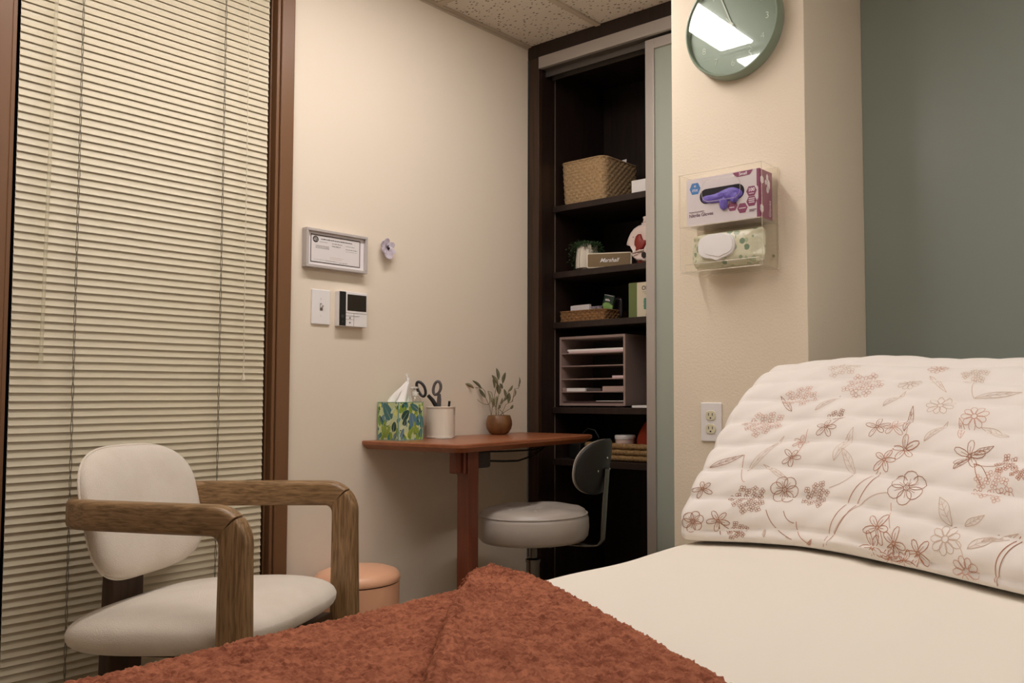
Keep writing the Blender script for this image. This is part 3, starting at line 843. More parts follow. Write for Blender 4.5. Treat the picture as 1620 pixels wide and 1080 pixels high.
# tissue box
def botanic_mat():
    m = mat('botanical_print_card', (196, 214, 160), .6)
    nt = m.node_tree; b = nt.nodes['Principled BSDF']
    tc = nd(nt, 'ShaderNodeTexCoord')
    prev = None
    specs = [(38, (1, 1, .62), (70, 128, 120), .46, .0), (52, (1, 1, .5), (132, 164, 62), .42, 3.1), (70, (1, 1, .7), (34, 82, 78), .34, 7.3), (60, (1, 1, .55), (104, 146, 168), .33, 11.7), (95, (1, 1, .4), (226, 226, 128), .34, 19.1)]
    base_ = nd(nt, 'ShaderNodeRGB'); base_.outputs[0].default_value = lin(204, 216, 166)
    prev = base_.outputs[0]
    for sc, st, col, thr, off in specs:
        mp = nd(nt, 'ShaderNodeMapping'); mp.inputs['Scale'].default_value = st; mp.inputs['Location'].default_value = (off, off * .7, off * .3); mp.inputs['Rotation'].default_value = (.4, .3, off)
        nt.links.new(tc.outputs['Object'], mp.inputs['Vector'])
        n = nd(nt, 'ShaderNodeTexNoise'); n.inputs['Scale'].default_value = sc * .5; n.inputs['Detail'].default_value = 2
        nt.links.new(mp.outputs['Vector'], n.inputs['Vector'])
        mv = nd(nt, 'ShaderNodeMix', data_type='VECTOR'); mv.inputs['Factor'].default_value = .02
        nt.links.new(mp.outputs['Vector'], mv.inputs[4]); nt.links.new(n.outputs['Color'], mv.inputs[5])
        vo = nd(nt, 'ShaderNodeTexVoronoi'); vo.inputs['Scale'].default_value = sc
        nt.links.new(mv.outputs[1], vo.inputs['Vector'])
        sp = nd(nt, 'ShaderNodeSeparateColor'); nt.links.new(vo.outputs['Color'], sp.inputs[0])
        g = nd(nt, 'ShaderNodeMath', operation='GREATER_THAN'); g.inputs[1].default_value = .42; nt.links.new(sp.outputs[1], g.inputs[0])
        lt = nd(nt, 'ShaderNodeMath', operation='LESS_THAN'); lt.inputs[1].default_value = thr; nt.links.new(vo.outputs['Distance'], lt.inputs[0])
        mu = nd(nt, 'ShaderNodeMath', operation='MULTIPLY'); nt.links.new(lt.outputs[0], mu.inputs[0]); nt.links.new(g.outputs[0], mu.inputs[1])
        mc = nd(nt, 'ShaderNodeMix', data_type='RGBA'); nt.links.new(mu.outputs[0], mc.inputs['Factor']); nt.links.new(prev, mc.inputs[6]); mc.inputs[7].default_value = lin(*col)
        prev = mc.outputs[2]
    nt.links.new(prev, b.inputs['Base Color'])
    return m
bx0, bx1, by0, by1 = -.746, -.640, -.116, -.008
t = thing('tissue_box', 'cube tissue box with green botanical print at the left end of the desk', 'tissue box', ((bx0 + bx1) / 2, (by0 + by1) / 2, DZ))
mb = MB(); mb.box(bx0, bx1, by0, by1, DZ, .907); e = .0024
for x, y in ((bx0, by0), (bx1, by0), (bx0, by1), (bx1, by1)):
    mb.box(x - .0005, x + (e if x == bx0 else -e), y - .0005, y + (e if y == by0 else -e), DZ, .9075, 1)
for z in (DZ, .9055):
    mb.box(bx0 - .0005, bx1 + .0005, by0 - .0005, by0 + .001, z, z + .002, 1); mb.box(bx0 - .0005, bx0 + .001, by0, by1, z, z + .002, 1)
mb.build('carton', [botanic_mat(), mat('teal_card_edge', (120, 164, 150), .6)], t)
# leaf shapes printed on the two visible faces
def leafpoly(cx, cz, L, w, a):
    pts = []
    for i in range(16):
        s = 2 * pi * i / 16
        x = L * cos(s); z = w * sin(s) * (1 - .25 * cos(s))
        pts.append((cx + x * cos(a) - z * sin(a), cz + x * sin(a) + z * cos(a)))
    return pts
LG = [mat('teal_leaf_print', (72, 122, 122), .6), mat('lime_leaf_print', (150, 176, 72), .6), mat('deep_green_leaf_print', (36, 74, 66), .6), mat('slate_blue_leaf_print', (96, 134, 156), .6), mat('pale_leaf_print', (214, 226, 190), .6)]
fl = MB()
F1 = Matrix(((0, 0, -1, bx0 - .0002), (-1, 0, 0, by1), (0, 1, 0, DZ), (0, 0, 0, 1)))      # face towards -X
F2 = Matrix(((1, 0, 0, bx0), (0, 0, -1, by0 - .0002), (0, 1, 0, DZ), (0, 0, 0, 1)))      # face towards -Y
for M_, items in ((F1, [(.052, .096, .034, .020, 2.2, 0), (.030, .030, .022, .007, 1.9, 1), (.055, .028, .024, .008, 1.0, 1), (.042, .040, .026, .006, 1.5, 1), (.087, .046, .016, .012, 1.4, 2), (.018, .070, .014, .005, 2.0, 2), (.062, .060, .018, .006, .6, 4), (.092, .016, .013, .005, 1.0, 3), (.082, .100, .016, .005, .7, 4), (.014, .016, .012, .006, .9, 0)]),
                  (F2, [(.060, .066, .026, .016, 1.8, 3), (.030, .084, .020, .013, .9, 2), (.066, .110, .020, .010, 2.6, 0), (.055, .030, .024, .007, 1.0, 1), (.078, .032, .024, .007, 2.1, 1), (.068, .040, .022, .006, 1.55, 1), (.022, .050, .020, .006, .8, 4), (.098, .060, .022, .008, 1.6, 0), (.094, .024, .016, .007, 1.3, 0), (.016, .024, .016, .006, 1.2, 3), (.026, .060, .012, .008, 1.2, 2), (.090, .098, .012, .005, 1.7, 2)])):
    for i, (cx_, cz_, L, w, a, mi) in enumerate(items):
        fl.prism(leafpoly(cx_, cz_, L, w, a), 0, .0003 + i * .00006, mi, M_)
        if mi < 4:
            d = V((cos(a), sin(a)))
            fl.prism([(cx_ - d.x * L - d.y * .0006, cz_ - d.y * L + d.x * .0006), (cx_ - d.x * L + d.y * .0006, cz_ - d.y * L - d.x * .0006), (cx_ + d.x * L * .8, cz_ + d.y * L * .8)], .0012, .0014, 4 if mi != 1 else 2, M_)
fl.build('leaf_print', LG, t)
mb = MB()
def tissue(u, v):
    # folded sheet rising out of the slot, leaning left, tip up at the right
    w = .030 + .024 * (1 - v) * v * 2
    x = -.690 + (u - .5) * .100 * (1 - .80 * v ** 1.6) + .024 * v ** 1.3 + .003 * sin(u * 16 + v * 3)
    y = -.062 + .012 * sin(u * 7 + 1.2) * (1 - .5 * v) + .010 * sin(v * 4 + u * 5)
    z = .900 + v * (.106 * (.62 + .38 * u ** .7))
    return (x, y, z)
mb.grid(tissue, 26, 18)
def tissue2(u, v):
    x = -.705 + (u - .5) * .07 * (1 - .5 * v) + .030 * v + .003 * sin(u * 12)
    y = -.082 + .010 * sin(u * 9) + .014 * v
    return (x, y, .900 + v * (.050 + .040 * u))
mb.grid(tissue2, 22, 14)
mb.build('tissue', mat('soft_white_tissue', (244, 240, 236), .9), t, solid=.0006, angle=80)

# pump bottle behind the tissue box
M_BOT = clear_mat('clear_bottle', (240, 238, 232), .06, 1.45, .12, (240, 236, 230))
t = thing('pump_bottle', 'clear pump bottle mostly hidden behind the tissue box', 'bottle', (-.618, -.045, DZ))
mb = MB(); mb.lathe([(0, 0), (.021, 0), (.023, .004), (.023, .125), (.020, .138), (.011, .146), (.010, .152)], (-.618, -.045, DZ), 24); mb.build('bottle_body', M_BOT, t)
mb = MB(); mb.lathe([(.012, .148), (.0125, .160), (.005, .163), (.0045, .172), (.011, .174), (.012, .179), (0, .180)], (-.618, -.045, DZ), 20); mb.cyl((-.618, -.045, DZ + .176), (-.642, -.048, DZ + .174), .0035); mb.build('pump_head', mat('milky_plastic', (232, 228, 222), .3), t)

# pencil cup
t = thing('pencil_cup', 'cream ribbed tin can used as a pencil cup on the desk', 'pencil cup', (-.526, -.075, DZ))
prof = [(0, .0), (.047, 0), (.0505, .002), (.0500, .006)]
for i in range(9):
    z = .010 + i * .0105
    prof += [(.0492, z), (.0500, z + .0052)]
prof += [(.0492, .104), (.0508, .1055), (.0508, .109), (.0488, .110), (.0484, .106), (.0484, .004), (0, .004)]
mb = MB(); mb.lathe(prof, (-.526, -.075, DZ), 40); mb.build('can', mat('cream_enamel', (232, 222, 206), .35), t, angle=60)
mb = MB()
for i in range(4):
    a0 = radians(-78 + 0)
    z = .083 + i * .006
    mb.tube([(-.526 + .0508 * cos(radians(a)), -.075 + .0508 * sin(radians(a)), DZ + z) for a in range(-72, -36, 4)], .0008, 5)
mb.build('printed_lines', mat('grey_rule_print', (176, 164, 150), .6), t)

t = thing('scissors', 'black-handled scissors standing in the cream pencil cup', 'scissors', (-.545, -.08, DZ + .005))
M_SCB = mat('black_rubber_grip', (34, 30, 30), .45); M_SCG = mat('dark_grey_grip', (92, 86, 84), .5)
R2 = V((.6, -.8, 0)).normalized()
def loop(c, a, b, tilt, r, name, m):
    mb = MB()
    pts = []
    for i in range(28):
        s = 2 * pi * i / 28
        x = a * cos(s); z = b * sin(s) * (1 - .12 * cos(s))
        xx = x * cos(tilt) - z * sin(tilt); zz_ = x * sin(tilt) + z * cos(tilt)
        pts.append(V(c) + R2 * xx + V((0, 0, zz_)))
    mb.tube(pts, r, 8, closed=True)
    return mb
cS = V((-.548, -.080, .925))
mb = loop((-.590, -.045, .952), .0125, .027, .42, .0050, 'handle', M_SCB)
mb.tube([(-.574, -.062, .930), (-.560, -.070, .912), (-.551, -.078, .892), (-.546, -.082, .872)], [.006, .0072, .0078, .006], 10); mb.build('handle', M_SCB, t)
mb = loop((-.553, -.085, .955), .0125, .0235, -.22, .0050, 'handle', M_SCG)
mb.tube([(-.548, -.090, .934), (-.546, -.088, .915), (-.545, -.086, .893), (-.544, -.084, .872)], [.006, .0076, .0078, .006], 10); mb.build('handle', M_SCG, t)
mb = MB(); mb.box(-.5475, -.5455, -.090, -.074, DZ + .006, .876); mb.build('blade', M_CHROME, t)

t = thing('pen', 'black pen with pale tip standing in the pencil cup', 'pen', (-.497, -.085, DZ + .006))
mb = MB(); mb.cyl((-.506, -.080, DZ + .006), (-.496, -.086, .9085), .0040, .0044, 12); mb.build('barrel', M_BLACK, t)
mb = MB(); mb.cyl((-.496, -.086, .9085), (-.4953, -.0863, .9175), .0026, .0012, 10); mb.build('tip', mat('pale_pen_tip', (222, 206, 170), .4), t)
mb = MB(); mb.box(-.60, -.545, -.165, -.125, DZ, DZ + .003); mb.bm.transform(Matrix.Translation((-.57, -.14, 0)) @ Matrix.Rotation(.25, 4, 'Z') @ Matrix.Translation((.57, .14, 0)))
tag(mb.build('card', mat('pale_grey_card', (186, 178, 168), .3), bevel=.001), 'small flat pale card lying between tissue box and pencil cup', 'card')

# potted plant
M_LEAF = mat('olive_leaf', (110, 106, 74), .7, var=(40, (86, 86, 60), .35, .7))
M_LEAF2 = mat('pale_sage_leaf', (150, 146, 116), .8)
M_STEM = mat('dry_stem', (116, 94, 62), .8)
pc = V((-.236, -.075, DZ))
t = thing('potted_plant', 'sprig of dry olive-green leaves in a round brown pot on the desk', 'plant', tuple(pc))
mb = MB(); mb.lathe([(0, 0), (.026, 0), (.036, .006), (.046, .022), (.0495, .038), (.0485, .052), (.0435, .068), (.041, .073), (.0395, .073), (.0400, .066), (.040, .060), (0, .060)], tuple(pc), 40)
mb.build('pot', mat('brown_coconut_shell', (132, 92, 52), .45, bump=(70, .3, .003), var=(24, (96, 62, 34), .35, .7)), t)
PXM = 3.12 / 1367 / 7.717
def pl(px, py_, dep=0.):
    d = V((.8, .6, 0))
    return pc + V((0, 0, .073)) + R2 * ((px - 525) * PXM) + V((0, 0, (742 - py_) * PXM)) + d * dep
def leaf(mb, b, tip, w, roll, mi=0):
    b = V(b); tip = V(tip); ax = tip - b; L = ax.length; ax.normalize()
    s = ax.cross(V((.8, .6, 0))).normalized()
    n = s.cross(ax)
    s2 = s * cos(roll) + n * sin(roll); n2 = s2.cross(ax)
    rows = []
    for i in range(9):
        u = i / 8
        ww = w * (sin(pi * min(1, u * .92 + .06)) ** .8) if u < 1 else .0004
        c = b + ax * (L * u) + n2 * (.10 * L * sin(pi * u))
        rows.append([c - s2 * ww + n2 * ww * .3, c, c + s2 * ww + n2 * ww * .3])
    mb.rings(rows, closed=False, mi=mi)
leaves = [((505, 285), (475, 132), 25, .3), ((570, 330), (605, 190), 24, -.4), ((500, 345), (422, 222), 26, .2), ((465, 395), (440, 280), 20, .5), ((522, 470), (495, 335), 34, .2), ((305, 400), (190, 295), 22, .4), ((345, 515), (262, 395), 22, -.3), ((215, 395), (80, 350), 40, .9),
          ((600, 505), (578, 405), 22, .4), ((642, 585), (650, 445), 24, .2), ((635, 440), (692, 355), 20, .5), ((718, 500), (726, 405), 16, .8), ((775, 375), (792, 252), 18, .9), ((575, 560), (640, 465), 22, .3), ((668, 662), (702, 610), 20, .4), ((405, 600), (380, 430), 30, .9), ((520, 665), (545, 605), 18, .4), ((440, 640), (400, 500), 26, .6), ((480, 640), (500, 490), 28, -.6), ((530, 600), (560, 520), 20, .7), ((560, 400), (520, 330), 20, .4)]
stems = [((430, 740), (440, 650), (470, 480), (505, 285)), ((480, 740), (490, 620), (530, 420), (572, 325)), ((520, 740), (520, 650), (590, 550), (640, 440)), ((420, 740), (400, 620), (350, 520), (340, 430), (300, 390), (215, 385)), ((395, 605), (330, 598), (280, 572), (243, 538)), ((545, 740), (600, 700), (665, 660)), ((560, 740), (620, 600), (690, 570), (720, 490)), ((690, 570), (720, 400), (765, 400), (790, 355)), ((500, 740), (470, 600), (430, 450), (380, 430)), ((590, 740), (570, 700), (530, 670))]
rl = random.Random(3)
mb = MB()
for s in stems:
    dep = rl.uniform(-.02, .02)
    mb.tube([pl(x, y, dep * (1 - i / len(s))) for i, (x, y) in enumerate(s)], .0011, 6)
mb.build('stems', M_STEM, t)
for i, (b, tp, w, roll) in enumerate(leaves):
    mb = MB(); dep = rl.uniform(-.02, .02) if i != 7 else -.03
    leaf(mb, pl(*b, dep), pl(*tp, dep * 1.3), w * PXM * .95, roll)
    mb.build('leaf', M_LEAF2 if i in (7, 15, 17, 18) else M_LEAF, t, solid=.0004)

# ------------------------------------------------------------------ things on the closet shelves
def basket_mat(name, c1, c2):
    return mat(name, c1, .9, var=(130, c2, .3, .7), bump=(230, .8, .004))
M_RATTAN = basket_mat('pale_rattan', (196, 166, 124), (160, 130, 92))
M_SEAGRASS = basket_mat('seagrass_rope', (170, 136, 88), (120, 92, 56))
M_WICKER = basket_mat('brown_wicker', (158, 116, 72), (112, 78, 46))
def woven(parent, c, w, d, z0, z1, m, rope, taper=0., r=.03, wall=.006, name='woven_wall', strand=.012, amp=.0016, rotz=0.):
    mb = MB()
    nrow = max(2, int(round((z1 - z0) / rope)))
    dz = (z1 - z0) / nrow
    out = resample([(x, y, 0) for x, y in rrect(w, d, r, 5)], strand / 3)
    n = len(out)
    rings = []
    for j in range(nrow * 4 + 1):
        f = j / (nrow * 4)
        z = z0 + (z1 - z0) * f
        sc = 1 - taper * (1 - f)
        ring = []
        for i, p in enumerate(out):
            q = V((p.x * sc, p.y * sc, 0))
            nrm = V((p.x / w, p.y / d, 0)).normalized()
            row = int(f * nrow * .9999)
            ph = i / 3.0 * pi / 1.0 + row * pi
            bul = abs(sin(pi * f * nrow)) ** .6
            o = amp * (cos(ph) * bul + bul * .8) 
            q = q + nrm * o
            ca, sa = cos(rotz), sin(rotz)
            ring.append(V((c[0] + q.x * ca - q.y * sa, c[1] + q.x * sa + q.y * ca, z)))
        rings.append(ring)
    inner = []
    for f in (1., 0.):
        sc = 1 - taper * (1 - f)
        ring = []
        for p in out:
            q = V((p.x * sc * (1 - 2 * wall / w), p.y * sc * (1 - 2 * wall / d), 0))
            ca, sa = cos(rotz), sin(rotz)
            ring.append(V((c[0] + q.x * ca - q.y * sa, c[1] + q.x * sa + q.y * ca, z1 if f == 1. else z0 + wall)))
        inner.append(ring)
    mb.rings(rings + inner, mi=0)
    o = mb.build(name, m, parent, angle=75)
    mb = MB()
    rim = [V(p) for p in rings[-1]]
    mb.tube(rim[::2], rope * .36, 6, closed=True)
    mb.build('rim', m, parent, angle=75)
    return o
zA, zB, zC, zD, zE = [SHELF[k] + .0252 for k in 'ABCDE']
t = thing('storage_basket', 'large pale woven rattan basket on the topmost filled closet shelf', 'basket', (.24, -.19, zA))
woven(t, (.240, -.192), .245, .232, zA, 1.893, M_RATTAN, .0125, .06, .03, strand=.014, amp=.0020)
mb = MB(); mb.rings([[(.27, -.26, 1.86), (.29, -.29, 1.86), (.292, -.288, 1.86), (.272, -.258, 1.86)], [(.275, -.268, 1.910), (.29, -.295, 1.918), (.292, -.293, 1.918), (.277, -.266, 1.910)]])
tag(mb.build('folded_paper', M_PAPER), 'corner of white paper sticking up from the pale rattan basket', 'paper')
mb = MB(); mb.box(.115, .23, -.545, -.447, zA, 1.767)
t = mb.build('white_box', M_PAPER, bevel=.001); tag(t, 'plain small white box beside the rattan basket in the closet', 'box')

# trailing plant in a fluted pot
t = thing('trailing_plant', 'dark green trailing plant in a white fluted pot on the shelf beside the gold speaker', 'plant', (.182, -.170, zB))
mb = MB()
prof = [(.034, .014), (.048, .016), (.047, .05), (.041, .112), (.037, .116), (.034, .110), (.034, .10), (0, .10)]
rings = []
for r_, z in [(0, .014)] + prof:
    rings.append([(.182 + r_ * (1 + (.035 if .016 <= z <= .112 and r_ > .036 else 0) * cos(16 * 2 * pi * i / 96)) * cos(2 * pi * i / 96), -.170 + r_ * (1 + (.035 if .016 <= z <= .112 and r_ > .036 else 0) * cos(16 * 2 * pi * i / 96)) * sin(2 * pi * i / 96), zB + z) for i in range(96)])
mb.rings(rings[1:], cap0=True, cap1=False); mb.build('pot', mat('white_fluted_ceramic', (222, 212, 194), .5), t, angle=60)
for a in (200, 320, 80):
    mb = MB(); mb.lathe([(0, 0), (.009, 0), (.011, .008), (.011, .0145), (0, .0145)], (.182 + .03 * cos(radians(a)), -.170 + .03 * sin(radians(a)), zB), 14); mb.build('foot', mat('pale_wood_foot', (196, 180, 156), .6), t)
mb = MB()
rl = random.Random(8)
for k in range(90):
    a = rl.uniform(0, 2 * pi); r0 = rl.uniform(.005, .034)
    p = V((.182 + r0 * cos(a), -.170 + r0 * sin(a), zB + .108))
    reach = rl.uniform(.028, .052); up = rl.uniform(.006, .036); drop = rl.uniform(.0, .10)
    if cos(a) < -.35 and abs(sin(a)) < .75:
        drop *= .12; reach *= .5
    if sin(a) < -.5:
        drop *= .7
    q1 = p + V((cos(a) * reach * .5, sin(a) * reach * .5, up)); q2 = p + V((cos(a) * reach, sin(a) * reach, up * .4 - drop * .3)); q3 = q2 + V((cos(a) * .006, sin(a) * .006, -drop))
    q3.y = min(q3.y, -.078); q2.y = min(q2.y, -.078); q3.z = max(q3.z, zB + .018); q2.y = max(q2.y, -.216); q3.y = max(q3.y, -.216); q3.x = max(q3.x, .135)
    for j in range(15):
        s = j / 14
        c = p * (1 - s) ** 3 + q1 * 3 * s * (1 - s) ** 2 + q2 * 3 * s * s * (1 - s) + q3 * s ** 3
        for _ in range(2):
            d = V((rl.uniform(-1, 1), rl.uniform(-1, 1), rl.uniform(-.8, .8))).normalized()
            e2 = d.orthogonal().normalized() * .0022
            cc = c + d * .002
            mb.poly([cc, cc + d * .005 + e2, cc + d * .010, cc + d * .005 - e2])
fo = mb.build('foliage', mat('dark_green_foliage', (56, 82, 46), .6), t, smooth=False)

# speaker
t = thing('speaker', 'small cream speaker with woven gold grille on the closet shelf', 'speaker', (.118, -.322, zB))
sx = .118
mb = MB()
mb.rings([[(x, -.322 + a, zB + .0315 + b) for a, b in rrect(.186, .061, .008, 4)] for x in (sx, sx + .07)])
mb.build('body', mat('cream_leatherette', (226, 214, 194), .5), t, bevel=.002)
mb = MB()
mb.rings([[(x, -.322 + a, zB + .0315 + b) for a, b in rrect(.176, .052, .005, 4)] for x in (sx - .0012, sx + .002)])
def grille_mat():
    m = mat('gold_woven_grille', (140, 116, 76), .55)
    nt = m.node_tree; b = nt.nodes['Principled BSDF']
    tc = nd(nt, 'ShaderNodeTexCoord'); mp = nd(nt, 'ShaderNodeMapping'); mp.inputs['Scale'].default_value = (1, 1, 1)
    nt.links.new(tc.outputs['Object'], mp.inputs['Vector'])
    ck = nd(nt, 'ShaderNodeTexChecker'); ck.inputs['Scale'].default_value = 330
    ck.inputs['Color1'].default_value = lin(150, 124, 82); ck.inputs['Color2'].default_value = lin(86, 68, 42)
    nt.links.new(mp.outputs['Vector'], ck.inputs['Vector']); nt.links.new(ck.outputs['Color'], b.inputs['Base Color'])
    return m
mb.build('grille', grille_mat(), t)
text('logo', 'Marshall', .0225, (sx - .0022, -.322, zB + .0305), AX_PIL, M_WHITE, t, shear=.45, thin=.0003)
t.rotation_euler = (0, 0, radians(24)); t.location = (.128, -.325, zB + .0005)

# pelvis model
M_BONE = mat('bone_white_plastic', (226, 206, 196), .4); M_MUSC = mat('muscle_red', (142, 44, 34), .5)
t = thing('pelvis_model', 'anatomical pelvis model in white and red beside the gold speaker', 'anatomical model', (.17, -.475, zB))
def sil(px, py_):      # silhouette traced in metres: right is -Y, up is Z
    s = 1 / 9.82
    return (-.408 - ((px - 80) * s) * .00245, zB + (868 - py_) * s * .00250)
wing = [(78, 530), (92, 480), (112, 425), (150, 358), (215, 297), (300, 260), (380, 247), (470, 262), (560, 320), (600, 420), (590, 540), (540, 640), (520, 720), (520, 800), (470, 835), (425, 826), (385, 808), (340, 815), (300, 800), (262, 768), (232, 742), (204, 726), (208, 708), (228, 698), (222, 668), (210, 640), (190, 612), (172, 598), (165, 572), (130, 548), (100, 545)]
out = [sil(*p) for p in wing]
cyw = sum(p[0] for p in out) / len(out); czw = sum(p[1] for p in out) / len(out)
def pel(y, z, off):
    k = (z - czw)
    return V((.135 + off + .10 * k + 1.2 * (y - cyw) ** 2, y, z))
rings = []
for k, off in ((.0, .014), (.55, .012), (.86, .008), (1., .0), (1.0, -.006), (.86, -.012), (.55, -.006), (0.05, -.002)):
    kk = max(k, .03)
    rings.append([pel(cyw + (y - cyw) * kk, czw + (z - czw) * kk, off) for y, z in out])
mb = MB(); mb.rings(rings); mb.build('hip_bone', M_BONE, t, angle=60)
fossa = [(262, 560), (258, 500), (280, 430), (320, 398), (370, 400), (385, 450), (410, 498), (470, 505), (470, 560), (425, 630), (330, 662), (290, 652), (298, 605)]
of = [sil(*p) for p in fossa]
cyf = sum(p[0] for p in of) / len(of); czf = sum(p[1] for p in of) / len(of)
rings = []
for k, off in ((1.0, -.002), (1.0, -.0125), (.7, -.0160), (.05, -.017)):
    rings.append([pel(cyf + (y - cyf) * k, czf + (z - czf) * k, off) for y, z in of])
mb = MB(); mb.rings(rings); mb.build('red_muscle', M_MUSC, t, angle=80)
oh = [sil(*p) for p in ((412, 712), (432, 690), (470, 690), (500, 720), (500, 770), (455, 785), (418, 760))]
mb = MB(); mb.rings([[pel(y, z, -.0135) for y, z in oh], [pel(y, z, -.0150) for y, z in oh]]); mb.build('obturator_opening', mat('shadow_brown', (40, 26, 20), .8), t)
mb = MB()
for a, b, r in (((222, 690), (300, 668), .0035), ((300, 668), (440, 655), .0045), ((240, 735), (330, 700), .003), ((330, 790), (410, 800), .004)):
    pa, pb = sil(*a), sil(*b)
    mb.tube([pel(pa[0], pa[1], -.011), pel((pa[0] + pb[0]) / 2, (pa[1] + pb[1]) / 2 + .001, -.0125), pel(pb[0], pb[1], -.011)], [r * .6, r, r * .7], 8)
mb.build('bone_ridges', M_BONE, t)
fm = sil(230, 434)
mb = MB(); mb.cushion(.0032, .0016, .001, .001, 2, 2, 3, 12, lambda p: pel(fm[0] + p.x, fm[1] + p.y, -.0125 - p.z)); mb.build('foramen', mat('foramen_brown', (90, 64, 54), .8), t)
b0 = sil(345, 800)
mb = MB(); mb.cushion(.012, .020, .012, .010, 2.5, 2.2, 6, 24, lambda p: V((.135 + p.z, b0[0] + p.y - .006, zB + .0135 + p.x))); mb.build('base', M_MUSC, t)
vb = sil(395, 160)
mb = MB(); mb.lathe([(0, -.012), (.016, -.012), (.0175, -.008), (.0150, 0), (.0175, .008), (.0165, .012), (0, .012)], (.165, vb[0] - .0, vb[1]), 24); mb.box(.150, .185, vb[0] - .018, vb[0] + .018, vb[1] - .024, vb[1] - .012); mb.build('vertebra', M_BONE, t, bevel=.002)
mb = MB(); mb.tube([(.168, vb[0], vb[1] - .018), (.172, vb[0] - .004, vb[1] - .05), (.18, vb[0] - .006, vb[1] - .09)], [.014, .014, .008], 14); mb.build('sacrum', M_BONE, t)

# shelf C
t = thing('wicker_tray', 'shallow brown wicker tray on the closet shelf above the paper organiser', 'tray', (.20, -.186, zC))
woven(t, (.205, -.186), .17, .240, zC, 1.272, M_WICKER, .0105, .02, .018, strand=.012, amp=.0022)
mb = MB(); mb.box(.150, .162, -.210, -.115, zC + .0065, 1.300); mb.bm.transform(Matrix.Translation((.156, -.16, 0)) @ Matrix.Rotation(-.10, 4, 'Z') @ Matrix.Translation((-.156, .16, 0))); mb.box(.150, .21, -.1505, -.105, zC + .0065, 1.2985)
tag(mb.build('carton', mat('white_carton', (226, 218, 216), .5), bevel=.0008), 'small white carton standing at the left of the wicker tray', 'box')
M_PKT = mat('silver_purple_packet', (150, 140, 150), .3, var=(60, (70, 60, 76), .4, .62))
mb = MB(); mb.box(.158, .17, -.262, -.205, zC + .0065, 1.292); tag(mb.build('packet', M_PKT, bevel=.002), 'small silver-grey packet in the wicker tray between carton and green pouch', 'packet')
t = thing('tea_pouch', 'green pouch with a dark top leaning in the wicker tray', 'pouch', (.17, -.265, zC + .0065))
Mp = Matrix.Translation((.172, -.262, zC + .0065)) @ AX_PIL.to_4x4() @ Matrix.Rotation(-.22, 4, 'Z') @ Matrix.Rotation(-.12, 4, 'X')
mb = MB()
mb.cushion(.027, .052, .008, .006, 9, 3, 8, 48, lambda p: Mp @ V((p.x + .004, p.y + .053, p.z)))
mb.build('pouch', mat('lime_green_film', (116, 152, 78), .35, var=(30, (160, 190, 120), .4, .7)), t)
mb = MB(); mb.cushion(.0272, .0225, .0060, .0066, 9, 3, 8, 48, lambda p: Mp @ V((p.x + .004, p.y + .0835, p.z + .0022))); mb.build('dark_top', mat('dark_green_film', (30, 58, 40), .35), t)
mb = MB()
for i, w in enumerate((.006, .006, .007, .004)):
    x = -.009 + i * .0062
    mb.prism([(x, .078), (x + .0046, .078), (x + .0046, .078 + w + .002), (x, .078 + w + .002)], .0086, .0090, 0, Mp)
mb.prism([(-.020, .1000), (.027, .1000), (.027, .1018), (-.020, .1018)], .0084, .0090, 0, Mp)
mb.build('pale_print', M_PRINTW, t)
mb = MB(); mb.cushion(.03, .045, .012, .010, 4, 2.5, 8, 36, lambda p: V((.225 + p.z, -.262 - .03 - p.x, zC + .058 + p.y))); tag(mb.build('dark_pouch', mat('dark_plum_film', (40, 30, 34), .3)), 'dark pouch behind the green pouch in the wicker tray', 'pouch')
t = thing('book', 'cream book with a green spine beside the wicker tray', 'book', (.15, -.48, zC))
mb = MB(); mb.box(.126, .30, -.5655, -.4245, zC, 1.366); mb.bm.faces.ensure_lookup_table(); mb.build('cover', mat('cream_cover', (222, 210, 184), .5), t, bevel=.0015)
mb = MB(); mb.box(.1252, .3005, -.4632, -.4235, zC, 1.3668); mb.build('spine_band', mat('olive_green_band', (104, 118, 66), .5), t, bevel=.001)
text('lettering', 'Ohuhu', .0225, (.1255, -.4865, 1.342), AX_PIL, M_INK, t, align='LEFT', thin=.0003)
mb = MB(); mb.box(.1253, .126, -.548, -.498, 1.259, 1.303)
for i in range(5):
    mb.box(.1253, .126, -.498, -.4955 + .0015 * (i % 2), 1.262 + i * .008, 1.267 + i * .008)
mb.build('swatch_print', mat('sea_green_print', (92, 146, 122), .6), t)
mb = MB(); mb.box(.1253, .126, -.535, -.490, 1.326, 1.3275); mb.box(.1253, .126, -.53, -.500, 1.319, 1.3205); mb.box(.1253, .126, -.515, -.505, 1.236, 1.241); mb.build('small_print', M_INKG, t)

# shelf D organiser
M_MAUVE = mat('mauve_grey_board', (156, 134, 126), .6); M_MAUVED = mat('mauve_grey_side', (78, 68, 66), .7)
t = thing('paper_organizer', 'mauve five-slot paper organiser on the closet shelf behind the stool', 'paper organizer', (.2, -.244, zD))
OX0, OX1, OY0, OY1, OZ0, OZ1 = .115, .33, -.0745, -.4135, zD + .006, 1.168
mb = MB(); mb.box(OX0, OX1, OY0, OY0 - .010, OZ0, OZ1); mb.build('side_panel', M_MAUVE, t, bevel=.0008)
mb = MB(); mb.box(OX0, OX1, OY1, OY1 + .010, OZ0, OZ1); mb.build('side_panel', M_MAUVE, t, bevel=.0008)
mb = MB(); mb.box(OX0, OX1, OY0 - .010, OY1 + .010, OZ1 - .010, OZ1); mb.build('top_panel', M_MAUVE, t, bevel=.0008)
mb = MB(); mb.box(OX0, OX1, OY0 - .010, OY1 + .010, OZ0, OZ0 + .010); mb.build('bottom_panel', M_MAUVE, t, bevel=.0008)
